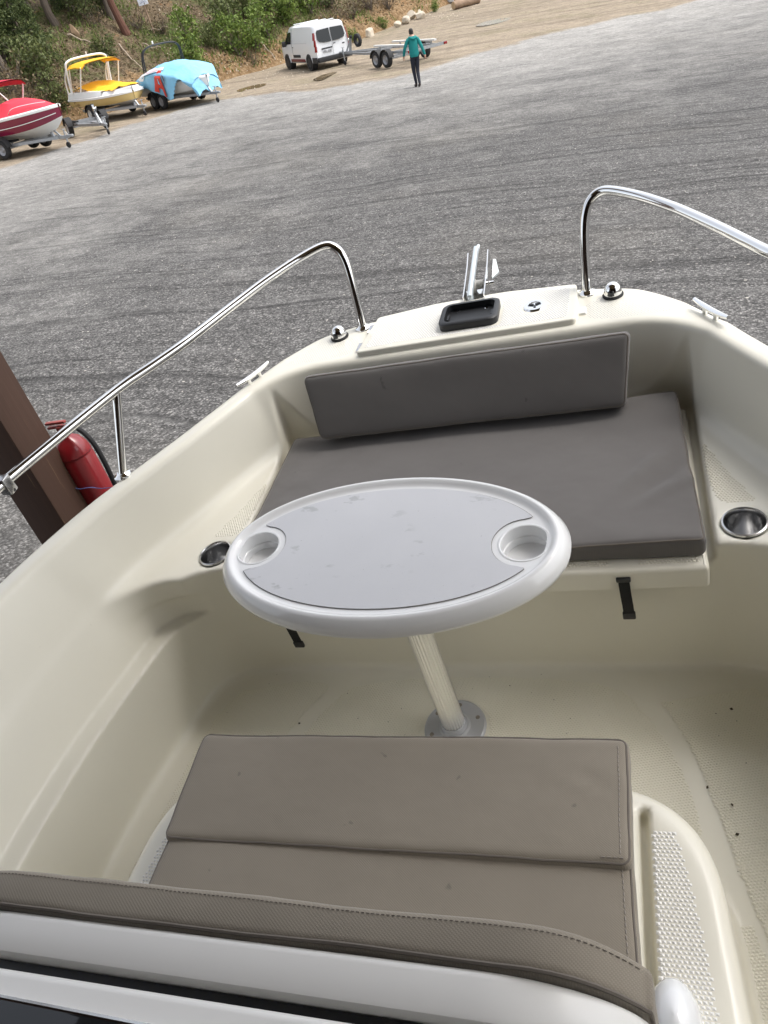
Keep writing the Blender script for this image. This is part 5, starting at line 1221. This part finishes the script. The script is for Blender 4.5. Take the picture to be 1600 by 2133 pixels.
M_ROCK = simple('pale_limestone', (0.50, 0.44, 0.35), 0.85, var=0.3, scale=5, bump=0.6, bscale=14)
rock((772, 76), (0.75, 0.62, 0.62), 'lone pale boulder right of the van at the foot of the bank', 1)
rock((829, 57), (0.62, 0.5, 0.45), 'lowest tan boulder of the row below the cut bank', 2, 'boulders at the foot of the bank')
rock((846, 50), (0.8, 0.6, 0.62), 'cream boulder in the middle of the row below the cut bank', 3, 'boulders at the foot of the bank')
rock((859, 41), (0.8, 0.7, 0.7), 'grey boulder touching the upper cream one below the bank', 4, 'boulders at the foot of the bank')
rock((878, 39), (0.95, 0.7, 0.65), 'largest cream boulder at the upper end of the row', 5, 'boulders at the foot of the bank')
rock((876, 30), (0.5, 0.4, 0.4), 'small stone on the bank behind the largest boulder', 6, 'boulders at the foot of the bank')
o = rock((158, 76), (0.5, 0.4, 0.75), 'upright brown stone on the wooded bank above the yellow canopy', 7); o.data.materials[0] = simple('brown_stone', (0.22, 0.15, 0.09), 0.9, var=0.3)
g_ = G(); rr = random.Random(8)
for k in range(420):
    if k < 200: px, py = rr.uniform(880, 960), rr.uniform(10, 42)
    else: px, py = rr.uniform(440, 640), rr.uniform(120, 190)
    if rr.random() < 0.5: px, py = rr.uniform(330, 460), rr.uniform(20, 150)
    p = at(px, py) if k % 3 == 0 else p + Vector((rr.uniform(-1.2, 1.2), rr.uniform(-1.2, 1.2), 0)); p.z = float(terrain(p.x, p.y)); s_ = rr.uniform(0.02, 0.055)
    q = [(p.x + s_ * a, p.y + s_ * b, p.z + s_ * c) for a, b, c in ((1, 0, 0), (-.8, .6, 0), (-.3, -1, .1), (.1, .1, .8))]; g_.add(q, [(0, 1, 3), (1, 2, 3), (2, 0, 3)])
tag(g_.make('stone_scatter', M_ROCK, smooth=False), 'scattered pale stones along the foot of the bank', 'stones', kind='stuff')
# loose stones lying on the near gravel
g_ = G()
for k in range(520):
    x = rr.uniform(-7, 7); y = rr.uniform(1.6, 17)
    s_ = rr.uniform(0.005, 0.014) * (1 if rr.random() < .9 else 1.6); z = float(hg(x, y)) + (0.02 if math.hypot(x, y) > 4 else 0.0); a = rr.uniform(0, 6)
    q = [(x + s_ * math.cos(a + d) * u, y + s_ * math.sin(a + d) * u, z + s_ * w) for d, u, w in ((0, 1, 0), (1.5, .8, .1), (3.1, 1.1, 0), (4.6, .7, .1), (1, .3, .8))]
    g_.add(q, [(0, 1, 4), (1, 2, 4), (2, 3, 4), (3, 0, 4)])
tag(g_.make('loose_stones', simple('loose_stone', (0.42, 0.39, 0.35), 0.9, var=0.35, scale=40), smooth=False), 'loose pale stones lying on the grey gravel', 'stones', kind='stuff')
M_BARK = simple('log_bark', (0.26, 0.18, 0.12), 0.9, var=0.4, scale=7, bump=0.6, bscale=20); M_CUT = simple('log_cut', (0.48, 0.35, 0.21), 0.8)
def log(pa, pb, r_, label, dz=0.0):
    a, b = at(*pa), at(*pb); a.z = float(hg(a.x, a.y)) + r_ + dz; b.z = float(hg(b.x, b.y)) + r_ + dz
    pts = [a.lerp(b, k / 8) + Vector((0, 0, 0.02 * math.sin(k * 2.1))) for k in range(9)]
    o = G().tube(pts, [r_ * (1 + 0.06 * math.sin(k * 1.7)) for k in range(9)], 14, cap=False).make('log', M_BARK); d = (b - a).normalized()
    for q, s_ in ((a, -1), (b, 1)): G().tube([q + d * s_ * 0.004, q - d * s_ * 0.02], r_ * 0.97, 14).make('cut_end', M_CUT, o)
    return tag(o, label, 'log', 'felled logs beside the track')
log((946, 21), (998, 7), 0.24, 'front felled log lying beside the dirt track'); log((952, 12), (985, 2), 0.22, 'rear felled log lying against the white sheeting', 0.02)
p = at(940, 10); V = []; F = []
for i in range(9):
    for k in range(12):
        a = 2 * math.pi * k / 12; u = i / 8; r_ = 1.5 * math.cos(u * 1.45) ** 0.6 * (0.9 + 0.25 * float(fbm(k * .7, u * 3, 2))); V.append((r_ * math.cos(a) * 0.8 + 0.5 * (1 - u), r_ * math.sin(a) * 0.9, u * 1.5 + 0.25 * float(fbm(k * .9, u * 4, 6))))
for i in range(8):
    for k in range(12): F.append((i * 12 + k, i * 12 + (k + 1) % 12, (i + 1) * 12 + (k + 1) % 12, (i + 1) * 12 + k))
F.append(tuple(8 * 12 + k for k in range(12)))
o = mesh('sheeted_heap', V, F, simple('white_sheet', (0.72, 0.74, 0.76), 0.5, var=0.06, bump=0.3, bscale=9)); p2 = at(938, 4); o.location = (p2.x + 0.2, p2.y + 0.9, float(terrain(p2.x, p2.y)) - 0.1)
tag(o, 'heap under white plastic sheeting at the top edge', 'heap')
# sign board
p = at(321, 68); sg = empty('notice_sign', Matrix.Translation(p) @ Matrix.Rotation(rad(32), 4, 'Z')); tag(sg, 'white notice board with blue lettering on a post among the trees', 'sign')
G().tube([(0, 0.03, -0.2), (0, 0.03, 2.0)], 0.05, 8).make('sign_post', M_BARK, sg)
bd = G().box((0, -0.03, 1.72), (0.52, 0.02, 0.86), bev=0.003).make('board', simple('sign_white', (0.72, 0.74, 0.80), 0.5, var=0.04), sg)
M_INK = simple('sign_blue_ink', (0.05, 0.07, 0.20), 0.6)
for row, (n_, w) in enumerate(((8, 0.40), (7, 0.34), (8, 0.36), (8, 0.38), (7, 0.34))):
    g_ = G(); z = 2.05 - row * 0.155; rr = random.Random(row)
    for k in range(n_):
        x = -w / 2 + w * (k + .5) / n_; cw = w / n_ * 0.62
        g_.box((x - cw * .4, -0.0415, z), (cw * .22, 0.003, 0.085))
        if rr.random() < .7: g_.box((x, -0.0415, z + 0.035 * rr.choice((-1, 0, 1))), (cw, 0.003, 0.02))
        if rr.random() < .6: g_.box((x + cw * .4, -0.0415, z), (cw * .22, 0.003, 0.085))
    o = g_.make('text_line', M_INK, bd, False); o['kind'] = 'stuff'
# ---------------------------------------------------------------- vegetation
def leafmat(name, a, b, c):
    t = NT(name); oi = t.n('ShaderNodeObjectInfo'); geo = t.n('ShaderNodeNewGeometry')
    n1 = t.noise(1.4, 4, 0.6); n2 = t.n('ShaderNodeMath', operation='MULTIPLY_ADD'); t.l(geo.outputs['Random Per Island'], n2.inputs[0]); n2.inputs[1].default_value = 0.75; n2.inputs[2].default_value = 0.12
    col_ = t.ramp(n2.outputs[0], [(0.1, a), (0.5, b), (0.9, c)]); col_ = t.mix(t.math('MULTIPLY', n1, 0.5), col_, a)
    t.col(col_); t.p(rough=0.6, spec=0.25)
    tr = t.n('ShaderNodeBsdfTranslucent'); t.l(col_, tr.inputs['Color']); mx = t.n('ShaderNodeMixShader'); mx.inputs[0].default_value = 0.25
    t.l(t.b.outputs[0], mx.inputs[1]); t.l(tr.outputs[0], mx.inputs[2]); t.l(mx.outputs[0], t.out.inputs['Surface']); return t.m
M_LF = leafmat('shrub_leaves', (0.05, 0.062, 0.022), (0.13, 0.16, 0.055), (0.25, 0.28, 0.11)); M_LFB = leafmat('bright_leaves', (0.06, 0.10, 0.018), (0.15, 0.22, 0.045), (0.30, 0.37, 0.10))
M_NEED = leafmat('evergreen_sprays', (0.032, 0.048, 0.018), (0.085, 0.12, 0.04), (0.22, 0.26, 0.095)); M_DRY = leafmat('dry_twigs_leaves', (0.07, 0.05, 0.028), (0.17, 0.125, 0.07), (0.32, 0.25, 0.15))
M_TRK = simple('grey_bark', (0.12, 0.095, 0.075), 0.95, var=0.4, scale=5, bump=0.9, bscale=12); M_TRKR = simple('red_bark', (0.11, 0.05, 0.033), 0.95, var=0.4, scale=5, bump=0.9, bscale=12)
def leaves(centres, per, spread, size, rng, flat=0.0, droop=0.0):
    n = len(centres) * per; C_ = np.repeat(np.asarray(centres), per, 0) + rng.normal(0, 1, (n, 3)) * spread
    d = rng.normal(0, 1, (n, 3)); d[:, 2] = d[:, 2] * (1 - flat) - droop; d /= np.linalg.norm(d, axis=1)[:, None]; e = np.cross(d, rng.normal(0, 1, (n, 3))); e /= np.linalg.norm(e, axis=1)[:, None]
    L = size * rng.uniform(0.55, 1.35, (n, 1)); W = L * 0.48
    V = np.stack([C_ - d * L, C_ - e * W, C_ + d * L, C_ + e * W], 1).reshape(-1, 3); F = np.arange(n * 4).reshape(-1, 4); return V, F
def shrub_proto(seed, h, w, mat, n=70, per=16, size=0.075, spread=0.12, stems=9):
    rng = np.random.default_rng(seed); cs = []; g_ = G()
    for k in range(stems):
        a = rng.uniform(0, 6.28); top_ = np.array([math.cos(a) * w * rng.uniform(0.2, 0.95), math.sin(a) * w * rng.uniform(0.2, 0.95), h * rng.uniform(0.55, 1.0)])
        pts = [top_ * u * np.array([1, 1, 0.9 + 0.1 * u]) + rng.normal(0, 0.03, 3) * (u > 0) for u in np.linspace(0, 1, 6)]; g_.tube(pts, [0.022 * (1 - 0.75 * u) for u in np.linspace(0, 1, 6)], 5)
        for _ in range(n // stems): u = rng.uniform(0.25, 1.05); cs.append(top_ * u + rng.normal(0, 0.14 * w + 0.05, 3))
    V, F = leaves(cs, per, spread, size, rng); f_ = mesh('foliage', V, F, mat, smooth=False); s_ = g_.make('stems', M_TRK); COL.objects.unlink(f_); COL.objects.unlink(s_); return f_.data, s_.data
PRO = {'green': [shrub_proto(40 + k, 1.5, 0.9, M_LF) for k in range(3)], 'bright': [shrub_proto(50 + k, 1.6, 0.85, M_LFB) for k in range(2)], 'dry': [shrub_proto(60 + k, 1.2, 1.0, M_DRY, n=44, per=9, size=0.06, stems=16) for k in range(2)]}
def shrub(pix, kind, sc, label, k=0, group=None):
    p = at(*pix); r = empty('shrub', Matrix.Translation((p.x, p.y, p.z - 0.05)) @ Matrix.Rotation(k * 1.9 + pix[0], 4, 'Z') @ Matrix.Diagonal((sc, sc, sc * (0.9 + 0.1 * (k % 3)), 1))); tag(r, label, 'shrub', group)
    fm, sm = PRO[kind][k % len(PRO[kind])]
    for nm_, dm in (('foliage', fm), ('stems', sm)): o = bpy.data.objects.new(nm_, dm); COL.objects.link(o); o.parent = r
SHR = [((232, 128), 'green', 1.0, 'green shrub standing behind the yellow canopy'), ((410, 150), 'bright', 1.25, 'tall bright green shrub right of the blue-wrapped boat'), ((404, 95), 'bright', 1.0, 'bright green shrub on the bank above the blue tarpaulin'),
       ((432, 165), 'bright', 0.7, 'low bright green bush at the nose of the blue boat'), ((500, 118), 'bright', 1.25, 'broad green shrub on the bank left of the van'), ((538, 108), 'bright', 1.1, 'green shrub on the bank at the van\'s front'),
       ((560, 78), 'bright', 1.2, 'green shrub above the van\'s cab'), ((600, 48), 'bright', 1.3, 'green shrub behind the van\'s roof'), ((650, 30), 'bright', 1.3, 'green shrub above the van\'s rear windows'), ((690, 18), 'green', 1.2, 'green shrub at the top edge right of the van'),
       ((482, 60), 'green', 1.2, 'shrub halfway up the bank above the left puddle'), ((520, 40), 'green', 1.3, 'shrub high on the bank left of the van\'s roof'), ((470, 20), 'green', 1.2, 'shrub at the top edge above the blue boat'), ((560, 18), 'green', 1.3, 'shrub at the top edge above the van\'s cab'),
       ((445, 100), 'green', 0.8, 'small shrub between the blue boat and the van on the bank'), ((610, 8), 'green', 1.3, 'shrub at the top edge above the van\'s roof'), ((700, 95), 'bright', 0.55, 'low grass-green bush just behind the van\'s rear corner'), ((742, 88), 'bright', 0.5, 'low green bush beside the lone boulder'),
       ((800, 62), 'bright', 0.5, 'low green bush between the boulders'), ((905, 25), 'bright', 0.5, 'low green bush beside the white sheeting'), ((180, 40), 'green', 1.3, 'dark green shrub between the two large trunks'), ((215, 30), 'green', 1.1, 'shrub beside the reddish trunk'), ((205, 55), 'dry', 0.8, 'small dry shrub left of the reddish trunk'),
       ((90, 245), 'dry', 0.9, 'thin dry shrub behind the red boat\'s bow'), ((120, 230), 'green', 1.0, 'green shrub between the red boat and the yellow canopy'), ((60, 215), 'dry', 1.2, 'dry twiggy shrub behind the red canopy'), ((100, 180), 'green', 1.2, 'shrub left of the yellow canopy'), ((30, 190), 'dry', 1.4, 'dry twiggy shrub above the red canopy'), ((70, 150), 'green', 1.3, 'shrub on the bank above the red boat'),
       ((700, 62), 'dry', 1.0, 'dry brown brush on the cut bank right of the van'), ((735, 40), 'dry', 1.2, 'dry brush above the lone boulder'), ((770, 20), 'dry', 1.3, 'dry brush at the top of the cut bank'), ((810, 20), 'dry', 1.0, 'dry twiggy brush above the boulder row'), ((130, 200), 'dry', 1.2, 'dry twiggy brush left of the yellow boat'), ((40, 250), 'dry', 1.2, 'dry brush behind the red boat'),
       ((290, 60), 'dry', 0.9, 'dry brush at the foot of the sign'), ((340, 70), 'dry', 0.9, 'dry brush right of the sign'), ((530, 135), 'dry', 0.7, 'dry brush at the foot of the bank before the van')]
for k, (px_, kd, sc_k, lb) in enumerate(SHR): shrub(px_, kd, sc_k, lb, k, 'shrubs on the bank')
# evergreen trees with low boughs
def ever_proto(seed, h=6.0, w=2.0):
    rng = np.random.default_rng(seed); cs = []; g_ = G().tube([(0, 0, -0.3), (0.05, 0, h * .5), (0.1, 0.05, h)], [0.12, 0.08, 0.02], 8)
    for k in range(60):
        z = h * (0.06 + 0.92 * rng.uniform() ** 1.1); L = w * (1.05 - z / h) ** 0.8 * rng.uniform(0.6, 1.1); a = rng.uniform(0, 6.28); tip = np.array([math.cos(a) * L, math.sin(a) * L, z - 0.18 * L])
        g_.tube([(0, 0, z), tuple(np.array([0, 0, z]) * .5 + tip * .5 + np.array([0, 0, .08])), tuple(tip)], [0.022, 0.014, 0.005], 5)
        for _ in range(11): u = rng.uniform(0.25, 1.05); cs.append(np.array([0, 0, z]) * (1 - u) + tip * u + rng.normal(0, 0.10, 3))
    V, F = leaves(cs, 15, 0.12, 0.085, rng, droop=0.4); f_ = mesh('foliage', V, F, M_NEED, smooth=False); s_ = g_.make('trunk', M_TRK); COL.objects.unlink(f_); COL.objects.unlink(s_); return f_.data, s_.data
EV = [ever_proto(70), ever_proto(71)]
for k, (px_, sc_k, lb) in enumerate((((14, 128), 0.75, 'feathery evergreen tree at the left edge above the red boat'), ((62, 112), 0.72, 'feathery evergreen with low pale boughs, right of the left-edge one'), ((95, 132), 0.5, 'small evergreen beside the yellow canopy\'s left post'), ((30, 60), 0.8, 'dark evergreen behind the others at the top left corner'), ((150, 15), 0.7, 'evergreen at the top edge between the trunks'))):
    p = at(*px_); r = empty('evergreen_tree', Matrix.Translation((p.x, p.y, p.z - 0.05)) @ Matrix.Rotation(k * 2.3, 4, 'Z') @ Matrix.Diagonal((sc_k, sc_k, sc_k, 1))); tag(r, lb, 'tree', 'evergreens on the bank')
    for nm_, dm in zip(('crown', 'trunk'), EV[k % 2]): o = bpy.data.objects.new(nm_, dm); COL.objects.link(o); o.parent = r
# tall trees: the photo shows their lower trunks, the crowns are above the frame
def tall_proto(seed):
    rng = np.random.default_rng(seed); cs = []
    for k in range(90): a = rng.uniform(0, 6.28); z = rng.uniform(6.0, 12.0); R_ = 2.6 * math.sin(math.pi * (z - 5.2) / 7.4) ** 0.7 * rng.uniform(0.3, 1); cs.append((math.cos(a) * R_, math.sin(a) * R_, z))
    V, F = leaves(cs, 26, 0.35, 0.13, rng); f_ = mesh('crown', V, F, M_LF, smooth=False); COL.objects.unlink(f_); return f_.data
TALL = tall_proto(80)
for k, (px_, r_, mt, ln, lb) in enumerate((((262, 70), 0.20, M_TRKR, (-0.35, 0.1), 'tall tree with straight reddish trunk left of the sign'), ((116, 52), 0.20, M_TRK, (-0.3, 0.1), 'tall tree with dark leaning trunk above the evergreens'), ((238, 38), 0.17, M_TRK, (-0.2, 0), 'grey tree trunk just behind the reddish one'), ((146, 20), 0.22, M_TRK, (-0.1, 0), 'dark tree trunk at the top edge'),
                                         ((52, 16), 0.24, M_TRK, (-0.2, 0), 'grey tree trunk at the top left behind the evergreens'), ((22, 14), 0.22, M_TRK, (-0.2, 0), 'tree trunk nearest the top left corner'), ((34, 172), 0.13, M_TRK, (-0.9, 0.2), 'thin bent tree leaning left behind the red canopy'), ((8, 150), 0.12, M_TRK, (-0.2, 0.1), 'thin trunk at the left edge'))):
    p = at(*px_); r = empty('tall_tree', Matrix.Translation(p)); tag(r, lb, 'tree', 'tall trees on the bank'); rng = np.random.default_rng(90 + k)
    g_ = G(); zz = np.linspace(-0.3, 11, 14); pts = [(ln[0] * (z / 3) + 0.05 * rng.normal(), ln[1] * (z / 3) + 0.05 * rng.normal(), z) for z in zz]
    g_.tube(pts, [r_ * (1.25 if z < 0.1 else 1) * (1 - 0.065 * max(z, 0)) for z in zz], 10)
    g_.make('trunk', mt, r)
    for q in range(7):
        z = 3.5 + q * 1.0; a = rng.uniform(0, 6.28); b = np.array([ln[0] * z / 3, ln[1] * z / 3, z]); G().tube([b, b + np.array([math.cos(a) * .9, math.sin(a) * .9, .4]), b + np.array([math.cos(a) * 1.9, math.sin(a) * 1.9, 1.0])], [0.05, 0.03, 0.012], 5).make('limb', mt, r)
    o = bpy.data.objects.new('crown', TALL); COL.objects.link(o); o.parent = r; o.location = (ln[0] * 3, ln[1] * 3, 0); o.rotation_euler = (0, 0, k * 1.3)
# fallen branches
M_BR = simple('dead_wood', (0.36, 0.29, 0.22), 0.9, var=0.25)
for (pa, pb, r_, lb) in (((144, 79), (201, 99), 0.05, 'long bare branch lying on the bank above the yellow canopy'), ((150, 20), (166, 6), 0.05, 'short pale branch at the top edge between the trunks'), ((250, 97), (300, 150), 0.035, 'thin branch lying behind the yellow canopy'), ((318, 70), (352, 62), 0.035, 'branch lying right of the sign post'),
                          ((300, 96), (338, 104), 0.035, 'branch lying under the black tower'), ((425, 150), (437, 134), 0.04, 'stick leaning at the nose of the blue boat'), ((545, 95), (575, 128), 0.04, 'fallen branch on the bank by the van\'s front'), ((100, 225), (120, 236), 0.03, 'stick lying behind the red bow')):
    a, b = at(*pa), at(*pb); pts = []
    for k in range(9): q = a.lerp(b, k / 8); q.z = float(terrain(q.x, q.y)) + 0.12 + 0.05 * math.sin(k * 1.3); pts.append(q)
    o = G().tube(pts, [r_ * (1 - 0.06 * k) for k in range(9)], 7).make('fallen_branch', M_BR); tag(o, lb, 'branch', 'fallen branches on the bank')
# grass and litter on the bank
rng = np.random.default_rng(5); n = 26000
u = rng.uniform(0, 1, n) * (len(fu2) - 1); i0 = u.astype(int); v = rng.gamma(1.3, 4.5, n); v = np.clip(v, -0.2, 32)
bx_ = fu2[i0, 0] + nm2[i0, 0] * v + rng.normal(0, .3, n); by_ = fu2[i0, 1] + nm2[i0, 1] * v + rng.normal(0, .3, n); dd_ = footdist(bx_, by_); keep = (dd_ > 0.1) & (fbm(bx_ * 0.35 + 4, by_ * 0.35, 77) > 0.44); bx_, by_ = bx_[keep], by_[keep]
bz_ = hillz(bx_, by_, dd_[keep]) + np.clip(dd_[keep], 0, 1) * (fbm(bx_ * 4, by_ * 4, 31) - 0.5) * 0.28; n = len(bx_); hgt = rng.uniform(0.10, 0.34, n); an_ = rng.uniform(0, 6.28, n); w = 0.02 + 0.02 * rng.uniform(0, 1, n)
V = np.zeros((n, 3, 3)); V[:, 0] = np.c_[bx_ - w * np.cos(an_), by_ - w * np.sin(an_), bz_ - .03]; V[:, 1] = np.c_[bx_ + w * np.cos(an_), by_ + w * np.sin(an_), bz_ - .03]; V[:, 2] = np.c_[bx_ + rng.normal(0, .10, n), by_ + rng.normal(0, .10, n), bz_ + hgt]
tag(mesh('grass', V.reshape(-1, 3), np.arange(n * 3).reshape(-1, 3), M_LFB, smooth=False), 'thin green grass growing over the bank', 'grass', kind='stuff')
n = 30000; u = rng.uniform(0, 1, n) * (len(fu2) - 1); i0 = u.astype(int); v = np.clip(rng.gamma(1.4, 5, n), 0.2, 34); bx_ = fu2[i0, 0] + nm2[i0, 0] * v + rng.normal(0, .3, n); by_ = fu2[i0, 1] + nm2[i0, 1] * v + rng.normal(0, .3, n); dd_ = footdist(bx_, by_); k_ = dd_ > 0.3; bx_, by_, dd_ = bx_[k_], by_[k_], dd_[k_]
bz_ = hillz(bx_, by_, dd_) + np.clip(dd_, 0, 1) * (fbm(bx_ * 4, by_ * 4, 31) - 0.5) * 0.28 + 0.03
V, F = leaves(np.c_[bx_, by_, bz_], 1, 0.02, 0.075, rng, flat=0.6)
tag(mesh('leaf_litter', V, F, M_DRY, smooth=False), 'dry brown leaf litter over the bank', 'leaves', kind='stuff')
